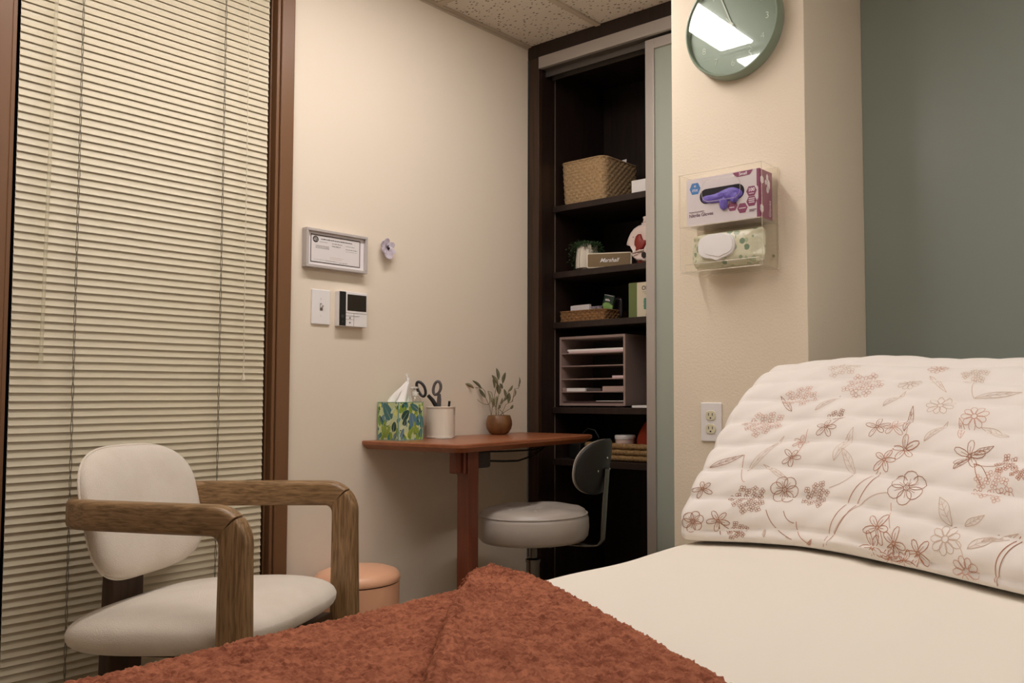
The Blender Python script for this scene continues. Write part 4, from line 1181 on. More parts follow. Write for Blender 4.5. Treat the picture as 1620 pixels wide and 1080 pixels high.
mb = MB(); mb.box(OX1 - .004, OX1, OY0 - .010, OY1 + .010, OZ0 + .01, OZ1 - .01); mb.build('back_panel', M_MAUVED, t)
DIV = [1.1005, 1.0485, .9955, .9435]
for z in DIV:
    mb = MB(); mb.box(OX0 + .002, OX1 - .004, OY0 - .010, OY1 + .010, z - .004, z); mb.build('divider', M_MAUVE, t)
for y in (-.10, -.375):
    mb = MB(); mb.box(.13, .16, y - .02, y + .02, zD, OZ0); mb.build('foot', M_MAUVED, t)
def sheet(name, x0, x1, y0, y1, z0, z1, m, label, cat, group=None):
    mb = MB(); mb.box(x0, x1, y0, y1, z0, z1)
    return tag(mb.build(name, m, bevel=.0006), label, cat, group)
M_PINK = mat('pinkish_paper', (222, 196, 196), .8); M_GREYB = mat('warm_grey_card', (166, 142, 136), .7)
sheet('paper_stack', .122, .31, -.118, -.401, DIV[0] + .0002, DIV[0] + .0075, M_PINK, 'lower half of the pinkish paper stack in the top organiser slot', 'paper')
sheet('paper_stack', .124, .31, -.110, -.397, DIV[0] + .0077, DIV[0] + .0150, M_PAPER, 'upper white half of the paper stack in the top organiser slot', 'paper')
sheet('card_pack', .120, .22, -.345, -.402, DIV[2] + .0002, DIV[2] + .0100, M_PINK, 'small pale card pack at the right of the middle organiser slot', 'cards')
sheet('card_pack', .120, .22, -.087, -.106, DIV[3] + .0002, DIV[3] + .0150, M_GREYB, 'grey pack at the far left of the fourth organiser slot', 'cards')
sheet('card_pack', .122, .22, -.1075, -.205, DIV[3] + .0002, DIV[3] + .0135, M_PAPER, 'white card pack at the left of the fourth organiser slot', 'cards')
sheet('card_pack', .128, .22, -.208, -.280, DIV[3] + .0002, DIV[3] + .0120, M_MAUVED, 'dark card pack in the middle of the fourth organiser slot', 'cards')
sheet('card_pack', .118, .22, -.298, -.402, DIV[3] + .0002, DIV[3] + .0200, mat('taupe_card', (178, 154, 146), .7), 'thick taupe card pack at the right of the fourth organiser slot', 'cards')
sheet('loose_paper', .122, .30, -.262, -.400, OZ0 + .0182, OZ0 + .0205, M_PAPER, 'thin white sheets at the right of the bottom organiser slot', 'paper')
sheet('dark_folder', .124, .30, -.088, -.402, OZ0 + .0102, OZ0 + .0180, mat('dark_maroon_card', (70, 48, 46), .7), 'dark folder lying in the bottom organiser slot', 'folder')
sheet('notepad', .110, .24, -.448, -.56, zD, zD + .009, M_PAPER, 'flat white notepad on the shelf right of the organiser', 'notepad')

# shelf E
t = thing('seagrass_basket', 'low seagrass rope basket on the closet shelf behind the stool backrest', 'basket', (.25, -.36, zE))
mb = MB()
rows = 3
zb0, zb1 = zE + .002, .738
for i in range(rows):
    rr = (zb1 - zb0) / rows / 2
    path = resample([(.262 + x, -.385 + y, zb0 + rr * (2 * i + 1)) for x, y in rrect(.270, .390, .04, 5)], .006)
    n = len(path)
    pts = []
    for k, p in enumerate(path):
        pts.append(p)
    rad = [rr * (.93 + .20 * abs(sin(k * .42 + i * 1.3))) for k in range(n)]
    mb.tube(pts, rad, 8, closed=True)
mb.build('rope_wall', M_SEAGRASS, t, angle=80)
mb = MB(); mb.box(.14, .385, -.575, -.197, zE, zE + .006); mb.build('bottom', M_SEAGRASS, t)
t = thing('lidded_jar', 'round white lidded jar inside the seagrass basket', 'jar', (.185, -.360, zE + .0066))
mb = MB(); mb.lathe([(0, 0), (.036, 0), (.039, .004), (.039, .078), (0, .078)], (.185, -.360, zE + .0066), 32); mb.build('jar_body', mat('blush_jar', (226, 200, 190), .4), t)
mb = MB(); mb.lathe([(.041, .078), (.042, .081), (.042, .091), (.039, .095), (0, .096)], (.185, -.360, zE + .0066), 32); mb.build('lid', M_WHITE, t, angle=50)
mb = MB()
mb.cushion(.075, .075, .06, .03, 2.6, 2.2, 10, 40, lambda p: V((.205 + p.z * .8, -.480 + p.x * (1 - .45 * max(0, p.y / .075)), zE + .0865 + p.y * 1.04 + .004 * noise.noise(V((p.x * 60, p.y * 60, 0))))))
tag(mb.build('fabric_bag', mat('orange_red_cloth', (176, 66, 36), .85, bump=(40, .4, .01))), 'orange-red cloth bag standing in the seagrass basket', 'bag')
t = thing('power_adapter', 'black power adapter with looped cord on the shelf behind the desk end', 'adapter', (.15, -.15, zE))
mb = MB(); mb.box(.13, .21, -.172, -.112, zE + .0005, zE + .065); mb.build('body', M_BLACK, t, bevel=.006)
mb = MB(); mb.tube([(.15, -.15, zE + .06), (.15, -.165, zE + .10), (.15, -.20, zE + .125), (.15, -.235, zE + .118), (.155, -.25, zE + .09), (.17, -.215, zE + .05)], .003, 7); mb.build('cord', M_BLACK, t)

# ------------------------------------------------------------------ armchair
CH = dict(x=-1.505, y=-.320, rot=radians(-60.6))
t = thing('armchair', 'oak armchair with oatmeal fabric seat and back in front of the window blind', 'armchair', (CH['x'], CH['y'], 0), CH['rot'])
RH, RW = .066, .042
zc = .699 - RH / 2
LX, LY = .248, .260
def arc_pts(side, a0, a1, n):
    r = .052
    cx_, cz_ = LX - r, zc - r
    return [(cx_ + r * cos(a0 + (a1 - a0) * i / n), side * LY, cz_ + r * sin(a0 + (a1 - a0) * i / n)) for i in range(n + 1)]
for side in (-1, 1):
    pts = [(LX + .002, side * (LY + .004), 0), (LX + .001, side * (LY + .002), .30)] + [(LX, side * LY, zc - .052 - .04)] + arc_pts(side, 0, pi / 4, 6)
    mb = MB(); mb.sweep(pts, [(0, 1, 0)] * len(pts), [.046, .044] + [RW] * (len(pts) - 2), [.078, .073] + [RH] * (len(pts) - 2), .012)
    mb.build('leg', M_OAKV, t, local=True)
half = []
plan = [(.16, .256), (.06, .244), (-.04, .230), (-.120, .219), (-.158, .208), (-.184, .188), (-.199, .160), (-.206, .10), (-.208, .05), (-.209, 0)]
left = arc_pts(1, pi / 4 + .012, pi / 2, 6) + [(x, y, zc) for x, y in plan]
right = [(x, -y, z) for x, y, z in left]
path = right + list(reversed(left[:-1]))
sides = []
for i in range(len(path)):
    a = V(path[max(i - 1, 0)]); b = V(path[min(i + 1, len(path) - 1)])
    d = b - a; d.z = 0
    if i < 7: d = V((-1, .06, 0))
    if i > len(path) - 8: d = V((1, .06, 0))
    d.normalize()
    sides.append((-d.y, d.x, 0))
mb = MB(); mb.sweep(path, sides, RW, RH, .012); mb.build('arm_rail', M_OAK, t, local=True)
if True:
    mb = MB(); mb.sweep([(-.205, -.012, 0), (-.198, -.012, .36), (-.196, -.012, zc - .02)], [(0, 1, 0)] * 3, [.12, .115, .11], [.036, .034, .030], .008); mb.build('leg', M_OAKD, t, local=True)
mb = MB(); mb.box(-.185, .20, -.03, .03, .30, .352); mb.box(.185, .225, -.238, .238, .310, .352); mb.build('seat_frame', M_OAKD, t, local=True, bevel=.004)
def seatfn(p):
    w = 1 + .05 * p.x / .25
    return V((p.x + .022, p.y * w, .405 + p.z + .012 * p.x / .25 - (.010 * (p.x / .26) ** 2 if p.z > 0 else 0)))
mb = MB(); mb.cushion(.262, .262, .060, .058, 3.4, 2.8, 16, 96, seatfn); mb.build('seat', M_FABRIC, t, local=True, angle=80)
LEAN = radians(13)
def padfn(p, front=1):
    # p.x lateral, p.y up, p.z thickness (towards the sitter)
    up = p.y; lat = p.x
    x = -.176 + p.z + .62 * lat * lat - up * math.tan(LEAN)
    return V((x, lat, .652 + up))
mb = MB(); mb.cushion(.203, .155, .040, .024, 3.3, 2.6, 14, 96, padfn); bk = mb.build('backrest', M_FABRIC, t, local=True, angle=80)
mb = MB()
pts = []
for i in range(96):
    a = 2 * pi * i / 96
    c, s = cos(a), sin(a)
    pts.append(padfn(V((.204 * math.copysign(abs(c) ** (2 / 3.3), c), .156 * math.copysign(abs(s) ** (2 / 3.3), s), -.004))))
mb.tube(pts, .0026, 6, closed=True); mb.build('piping', M_FABRIC, bk, local=True)
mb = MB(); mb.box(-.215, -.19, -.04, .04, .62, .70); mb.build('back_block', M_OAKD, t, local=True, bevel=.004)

# ------------------------------------------------------------------ waste bin
t = thing('waste_bin', 'round peach-pink lidded waste bin behind the armchair', 'waste bin', (-.925, -.150, 0))
M_PEACH = mat('peach_enamel', (238, 182, 146), .38)
bc = (-.925, -.150, 0)
mb = MB(); mb.lathe([(0, 0), (.124, 0), (.127, .006), (.127, .352), (.125, .354), (0, .354)], bc, 64); mb.build('bucket', M_PEACH, t)
mb = MB(); mb.lathe([(0, .354), (.1225, .354), (.1225, .359), (0, .359)], bc, 64); mb.build('rim_gap', mat('dark_gap', (40, 24, 18), .8), t)
mb = MB(); mb.lathe([(0, .358), (.128, .358), (.1295, .362), (.1285, .374), (.120, .386), (.095, .396), (.05, .402), (0, .404)], bc, 64); mb.build('lid', M_PEACH, t)
mb = MB(); mb.box(bc[0] - .03, bc[0] + .03, bc[1] - .16, bc[1] - .11, .004, .018); mb.build('pedal', M_BLACK, t, bevel=.004)

# ------------------------------------------------------------------ stool
ST = (-.440, -.440)
t = thing('stool', 'grey round swivel stool with small curved backrest pushed up to the desk', 'stool', (ST[0], ST[1], 0), radians(-74))
M_VINYL = mat('warm_grey_vinyl', (172, 162, 152), .38, bump=(200, .08, .002))
M_SHELL = mat('black_shell', (26, 26, 25), .42)
M_GUN = mat('dark_chrome', (120, 118, 114), .22, 1.)
mb = MB()
prof = [(0, .446), (.150, .446), (.172, .449), (.1825, .462), (.1865, .490), (.1850, .520), (.1800, .532), (.1770, .535), (.172, .545), (.155, .554), (.12, .5585), (.08, .5575), (.04, .554), (0, .552)]
rings = []
for r_, z in prof:
    ring = []
    for i in range(72):
        a = 2 * pi * i / 72
        zz_ = z
        if z > .54:
            zz_ += -.006 * math.exp(-((r_ - .09) / .035) ** 2) * (.5 + .5 * cos(6 * a)) ** 2 + .0015 * sin(6 * a + r_ * 30)
        ring.append((max(r_, .0005) * cos(a), max(r_, .0005) * sin(a), zz_))
    rings.append(ring)
mb.rings(rings); st_seat = mb.build('seat', M_VINYL, t, local=True, angle=60)
mb = MB(); mb.tube([(.1795 * cos(2 * pi * i / 72), .1795 * sin(2 * pi * i / 72), .5345) for i in range(72)], .0030, 7, closed=True); mb.build('piping', M_VINYL, st_seat, local=True)
for k in range(6):
    mb = MB()
    a = pi / 3 * k
    mb.cushion(.008, .008, .003, .002, 2, 2, 4, 14, lambda p, a=a: V((.09 * cos(a) + p.x, .09 * sin(a) + p.y, .5535 + p.z)))
    mb.build('tuft_button', M_VINYL, st_seat, local=True)
mb = MB(); mb.box(-.09, .09, -.07, .07, .432, .446); mb.build('seat_plate', M_BLACK, t, local=True, bevel=.003)
mb = MB(); mb.cyl((0, 0, .30), (0, 0, .436), .0145, seg=24); mb.build('piston', M_GUN, t, local=True)
mb = MB(); mb.lathe([(0, .10), (.024, .10), (.024, .372), (.0265, .376), (.0265, .384), (.020, .388), (0, .388)], (0, 0, 0), 28); mb.build('gas_cylinder', M_GUN, t, local=True)
for k in range(5):
    a = 2 * pi * k / 5 + .9
    mb = MB(); mb.sweep([(.02 * cos(a), .02 * sin(a), .105), (.15 * cos(a), .15 * sin(a), .088), (.255 * cos(a), .255 * sin(a), .066)], [(-sin(a), cos(a), 0)] * 3, [.04, .034, .026], [.03, .024, .018], .006); lg = mb.build('base_leg', M_CHROME, t, local=True)
    mb = MB(); c = V((.25 * cos(a), .25 * sin(a), .026)); s = V((-sin(a), cos(a), 0))
    mb.cyl(c - s * .018, c - s * .004, .026, seg=20); mb.cyl(c + s * .004, c + s * .018, .026, seg=20); mb.cyl(c, c + V((0, 0, .036)), .006); mb.build('caster', M_BLACK, lg, local=True)
def bkfn(p):
    lat = p.x; up = p.y
    return V((.250 - p.z - 2.4 * lat * lat + .16 * (up), lat, .697 + up))
mb = MB(); mb.cushion(.128, .090, .012, .012, 2.5, 2.2, 12, 72, bkfn); mb.build('backrest_shell', M_SHELL, t, local=True, angle=80)
mb = MB(); mb.cushion(.127, .089, .020, .002, 2.5, 2.2, 12, 72, lambda p: bkfn(V((p.x, p.y, p.z + .010)))); mb.build('backrest_pad', M_VINYL, t, local=True, angle=80)
mb = MB()
mb.sweep([(.06, 0, .440), (.20, 0, .440), (.236, 0, .444), (.250, 0, .462), (.254, 0, .53), (.260, 0, .62), (.266, 0, .69)], [(0, 1, 0)] * 7, .034, .006, .002)
mb.build('bracket', M_GUN, t, local=True)
for y, z in ((-.05, .685), (.05, .685), (0, .725)):
    mb = MB(); q = bkfn(V((y, z - .697, -.0125))); mb.cushion(.004, .004, .002, .002, 2, 2, 4, 12, lambda p: q + V((p.z, p.x, p.y))); mb.build('rivet', M_CHROME, t, local=True)

# ------------------------------------------------------------------ treatment table, sheet, blanket, pillow
BZ = .60
t = thing('treatment_table', 'padded treatment table under the ivory sheet in the foreground', 'treatment table', (-1.6, -1.78, 0))
mb = MB(); mb.box(-2.80, -.425, -2.195, -1.375, .520, .590); mb.build('padded_top', mat('beige_vinyl', (200, 184, 160), .5), t, bevel=.02, seg=4)
mb = MB(); mb.box(-2.72, -.50, -2.12, -1.45, .46, .520); mb.build('table_frame', M_OAKD, t, bevel=.005)
for x in (-2.6, -.60):
    for y in (-2.06, -1.51):
        mb = MB(); mb.box(x - .03, x + .03, y - .03, y + .03, 0, .46); mb.build('leg', M_OAKD, t, bevel=.004)
def sheet_pt(u, v):
    # v across the bed: far hem, far edge, top, near edge, near hem
    x = -2.83 + 2.415 * u
    fy = -1.357 + .010 * sin(x * 7.0 + .8) * .5 + .006 * sin(x * 17)
    ny = -2.22
    R = .035
    segs = [(fy + .004, .36), (fy + .002, .48), (fy, BZ - R)]
    for k in range(1, 8):
        a = pi / 2 * k / 8
        segs.append((fy - R + R * cos(a), BZ - R + R * sin(a)))
    n = 44
    for k in range(n + 1):
        segs.append((fy - R + (ny + R - fy + R) * k / n, BZ))
    for k in range(1, 8):
        a = pi / 2 * k / 8
        segs.append((ny + R - R * sin(a), BZ - R + R * cos(a)))
    segs += [(ny, BZ - R), (ny - .002, .48), (ny - .004, .36)]
    i = int(round(v * (len(segs) - 1)))
    y, z = segs[i]
    w = .0022 * noise.noise(V((x * 3.2, y * 4.5, .3))) + .0012 * noise.noise(V((x * 9, y * 11, 2)))
    if z < BZ - .01:
        y += .004 * sin(x * 21 + z * 9) * (BZ - z) / .2
        return (x, y, z)
    # soft valleys across the top
    w += -.0035 * math.exp(-((y + 1.78 + .12 * (x + 1.1)) / .03) ** 2) * max(0, sin((x + 1.6) * 2.2))
    return (x, y, z + w)
NSEG = 3 + 7 + 45 + 7 + 3
mb = MB(); mb.grid(sheet_pt, 150, NSEG - 1)
tag(mb.build('bed_sheet', M_SHEET, angle=80), 'plain ivory fitted sheet stretched over the treatment table', 'sheet')

TUFT = bpy.data.textures.new('tuft', 'CLOUDS'); TUFT.noise_scale = .0085; TUFT.noise_depth = 1; TUFT.noise_basis = 'VORONOI_F1'; TUFT.contrast = 1.2
def plush(o):
    md = o.modifiers.new('sub', 'SUBSURF'); md.subdivision_type = 'SIMPLE'; md.levels = 1; md.render_levels = 1
    md = o.modifiers.new('tufts', 'DISPLACE'); md.texture = TUFT; md.texture_coords = 'LOCAL'; md.strength = -.0085; md.mid_level = .50
    return o
# blanket: the spread part and the corner folded back over it
t = thing('blanket', 'terracotta plush blanket over the foot of the treatment table with one corner folded back', 'blanket', (-2.1, -1.75, BZ))
def lerp2(a, b, s): return (a[0] + (b[0] - a[0]) * s, a[1] + (b[1] - a[1]) * s)
def body(u, v):
    # u from the bed's far side to the near side, v from the fold towards the foot
    yy_ = -1.329 - .911 * u
    edge = -1.600 - .43 * max(0, (-1.36 - yy_)) 
    x = edge + (-2.82 - edge) * v
    d = -1.329 - yy_
    if d < .055:
        k = d / .055
        z = BZ + .016 - .055 * (1 - sqrt(max(0, 1 - (1 - k) ** 2)))
        if d < .001: z = .40
    else:
        z = BZ + .016
    z += .004 * noise.noise(V((x * 5, yy_ * 6, 7))) + .0022 * noise.noise(V((x * 22, yy_ * 26, 3))) + .0012 * noise.noise(V((x * 70, yy_ * 70, 5)))
    z += .010 * math.exp(-((v - .55) / .10) ** 2) * sin(u * 3)
    return (x, yy_, z)
mb = MB(); mb.grid(body, 190, 200); plush(mb.build('spread', M_BLANKET, t, angle=180, solid=.010))
L1 = [(-1.605, -1.310), (-1.608, -1.345), (-1.635, -1.390), (-1.80, -1.526), (-1.99, -1.702), (-2.38, -2.06), (-2.62, -2.28)]
L2 = [(-1.520, -1.310), (-1.525, -1.345), (-1.533, -1.400), (-1.560, -1.505), (-1.672, -1.722), (-1.792, -1.942), (-1.968, -2.27)]
def along(L, s):
    f = s * (len(L) - 1); i = min(int(f), len(L) - 2); tt = f - i
    p0 = L[max(i - 1, 0)]; p1 = L[i]; p2 = L[i + 1]; p3 = L[min(i + 2, len(L) - 1)]
    return tuple(.5 * (2 * p1[c] + (p2[c] - p0[c]) * tt + (2 * p0[c] - 5 * p1[c] + 4 * p2[c] - p3[c]) * tt * tt + (3 * p1[c] - p0[c] - 3 * p2[c] + p3[c]) * tt ** 3) for c in (0, 1))
rings = []
NS, NT = 170, 110
for i in range(NS + 1):
    s = i / NS
    a = along(L2, s); b = along(L1, s)
    ring = []
    for j in range(NT + 1):
        q = j / NT
        x, y = lerp2(a, b, q)
        e = min(q, 1 - q) * math.hypot(a[0] - b[0], a[1] - b[1])
        rr = .026
        h = sqrt(max(0, 1 - (1 - min(1, e / rr)) ** 2))
        z = BZ + .010 + (.032 + .009 * math.exp(-((q - .42) / .26) ** 2) * max(0, 1 - s * 2.0) + .008 * math.exp(-((q - .92) / .08) ** 2)) * h
        drop = max(0, (y + 1.372) / .062)
        z -= .075 * min(1, drop) ** 2
        z += (.003 * noise.noise(V((x * 6, y * 6, 1))) + .0022 * noise.noise(V((x * 24, y * 24, 9))) + .0012 * noise.noise(V((x * 70, y * 70, 4)))) * h
        ring.append((x, y, z))
    for j in range(7, -1, -1):
        x, y = lerp2(a, b, .04 + .92 * j / 7)
        drop = max(0, (y + 1.372) / .062)
        ring.append((x, y, BZ + .009 - .075 * min(1, drop) ** 2))
    rings.append(ring)
mb = MB(); mb.rings(rings); plush(mb.build('folded_corner', M_BLANKET, t, angle=180))

# ---- pillow surface: Y runs along the bed's width, s (0..1) runs from the bottom front hem up over the crest to the bottom again
PF = [(-.03, .612), (-.035, .640), (0, .675), (.085, .735), (.235, .815), (.43, .900), (.64, .968), (.82, 1.003), (.94, .985), (1.0, .90), (1.0, .75), (.97, .64), (.85, .606), (.5, .6045), (.1, .6045)]
XFK = [(-1.30, -.985), (-1.40, -.955), (-1.52, -.905), (-1.66, -.895), (-1.9, -.985), (-2.1, -1.085), (-2.5, -1.17)]
def xf(Y):
    k = XFK
    if Y >= k[0][0]: return k[0][1]
    for i in range(len(k) - 1):
        if Y >= k[i + 1][0]:
            t = (k[i][0] - Y) / (k[i][0] - k[i + 1][0])
            p0 = k[max(i - 1, 0)][1]; p1 = k[i][1]; p2 = k[i + 1][1]; p3 = k[min(i + 2, len(k) - 1)][1]
            return .5 * (2 * p1 + (p2 - p0) * t + (2 * p0 - 5 * p1 + 4 * p2 - p3) * t * t + (3 * p1 - p0 - 3 * p2 + p3) * t ** 3)
    return k[-1][1]
def _sec():
    n = len(PF)
    pts = []
    for i in range(n):
        p0, p1, p2, p3 = (PF[(i - 1) % n], PF[i], PF[(i + 1) % n], PF[(i + 2) % n])
        for j in range(20):
            t = j / 20
            q = []
            for c in (0, 1):
                q.append(.5 * (2 * p1[c] + (p2[c] - p0[c]) * t + (2 * p0[c] - 5 * p1[c] + 4 * p2[c] - p3[c]) * t * t + (3 * p1[c] - p0[c] - 3 * p2[c] + p3[c]) * t ** 3))
            pts.append(tuple(q))
    return pts
SEC = _sec()
SECL = [0.]
for _i in range(len(SEC)):
    _a = SEC[_i]; _b = SEC[(_i + 1) % len(SEC)]
    SECL.append(SECL[-1] + math.hypot((_b[0] - _a[0]) * .52, _b[1] - _a[1]))
PLEN = SECL[-1]
PY0, PY1 = -1.338, -2.27
def sec_at(s):
    L = (s % 1.0) * PLEN
    lo, hi = 0, len(SEC)
    while hi - lo > 1:
        m = (lo + hi) // 2
        if SECL[m] <= L: lo = m
        else: hi = m
    t = (L - SECL[lo]) / max(1e-9, SECL[lo + 1] - SECL[lo])
    a = SEC[lo]; b = SEC[(lo + 1) % len(SEC)]
    return (a[0] + (b[0] - a[0]) * t, a[1] + (b[1] - a[1]) * t)
QP = .0765
def pil0(Y, s):
    f, z = sec_at(s)
    x0 = xf(Y)
    x = x0 + (-.402 - x0) * f
    d = min(PY0 - Y, Y - PY1)
    R = .05
    if d < R:
        k = math.sqrt(max(0., 1 - ((R - d) / R) ** 2))
        k = .10 + .90 * k
        cx_, cz_ = x0 + (-.402 - x0) * .48, .74
        x = cx_ + (x - cx_) * k; z = cz_ + (z - cz_) * k
        z = max(z, .6045)
    z += (.010 * math.exp(-((Y + 1.68) / .22) ** 2) + .004) * max(0, (z - .7) / .3)
    return (x, Y, z)
def pil_n(Y, s):
    e = .004
    a = pil0(Y + e, s); b = pil0(Y - e, s); c = pil0(Y, s + .004); d = pil0(Y, s - .004)
    u = (a[0] - b[0], a[1] - b[1], a[2] - b[2]); v = (c[0] - d[0], c[1] - d[1], c[2] - d[2])
    n = (u[1] * v[2] - u[2] * v[1], u[2] * v[0] - u[0] * v[2], u[0] * v[1] - u[1] * v[0])
    l = math.sqrt(n[0] ** 2 + n[1] ** 2 + n[2] ** 2) or 1
    return (n[0] / l, n[1] / l, n[2] / l)
PSIGN = -1
def pil(Y, s, off=0.):
    p = pil0(Y, s); n = pil_n(Y, s)
    a = (s % 1.0) * PLEN
    ph = (a - .030) / QP + .10 * math.sin(Y * 9 + 1) + .25 * max(0, -1.6 - Y)
    d = .0115 * (abs(math.sin(math.pi * ph)) ** .62 - .6)
    d += .0022 * math.sin(Y * 55 + 6 * ph) * math.sin(Y * 23 + 2.2 * ph)
    d += .004 * math.sin(Y * 13 + ph * 1.3)
    if s > .62 or s < .012: d = 0
    e = min(PY0 - Y, Y - PY1)
    d *= max(0., min(1., e / .05))
    d = (d + off) * PSIGN
    return (p[0] + n[0] * d, p[1] + n[1] * d, p[2] + n[2] * d)

t = thing('pillow', 'large white quilted pillow with russet line-drawn flowers at the head of the treatment table', 'pillow', (-.65, -1.9, BZ))
NY_, NSS = 190, 250
R = []
mb = MB()
rings = []
for i in range(NY_ + 1):
    Y = PY0 - .0005 + (PY1 - PY0 + .001) * i / NY_
    rings.append([pil(Y, k / NSS) for k in range(NSS)])
mb.rings(rings)
mb.build('quilted_cover', M_PILLOW, t, angle=85)
mb = MB()
def stroke(pts, w, mi, off=.0007):
    """pts = list of (Y, s); a flat ribbon of printed line lying on the cloth."""
    q = []
    for i in range(len(pts) - 1):
        a, b = pts[i], pts[i + 1]
        k = max(1, int(math.hypot(b[0] - a[0], (b[1] - a[1]) * PLEN) / .005))
        q += [(a[0] + (b[0] - a[0]) * j / k, a[1] + (b[1] - a[1]) * j / k) for j in range(k)]
    pts = q + [pts[-1]]
    n = len(pts)
    A, B = [], []
    if min(p[1] for p in pts) < .0035 and n > 3:
        run = []
        for p in pts + [(0, 0)]:
            if p[1] >= .0035: run.append(p)
            else:
                if len(run) > 2: stroke(run, w, mi, off)
                run = []
        return
    for i in range(n):
        p = pts[i]; a = pts[max(i - 1, 0)]; b = pts[min(i + 1, n - 1)]
        dy = -(b[0] - a[0]); da = (b[1] - a[1]) * PLEN
        l = math.hypot(dy, da) or 1
        ny_, na = -da / l * w / 2, dy / l * w / 2
        A.append(mb.bm.verts.new(pil(p[0] - ny_, p[1] + na / PLEN, off))); B.append(mb.bm.verts.new(pil(p[0] + ny_, p[1] - na / PLEN, off)))
    for i in range(n - 1):
        mb.face([A[i], A[i + 1], B[i + 1], B[i]], mi)
def loc2(Y, s, x, z): return (Y - x, s + z / PLEN)
rp = random.Random(21)
def petal(Y, s, r0, r1, hw, a, w, mi, n=11, vein=False):
    pts = []
    for i in range(n):
        u = i / (n - 1)
        ph = 2 * pi * u
        rad = r0 + (r1 - r0) * (.5 - .5 * cos(ph)) 
        lat = hw * sin(ph) * (1 + .25 * (.5 - .5 * cos(ph)))
        pts.append(loc2(Y, s, rad * cos(a) - lat * sin(a), rad * sin(a) + lat * cos(a)))
    stroke(pts, w, mi)
    if vein:
        stroke([loc2(Y, s, cos(a) * (r0 + (r1 - r0) * k), sin(a) * (r0 + (r1 - r0) * k)) for k in (.05, .3, .55)], w * .7, mi)
def circ(Y, s, r, w, mi, n=9):
    stroke([loc2(Y, s, r * cos(2 * pi * i / n), r * sin(2 * pi * i / n)) for i in range(n + 1)], w, mi)
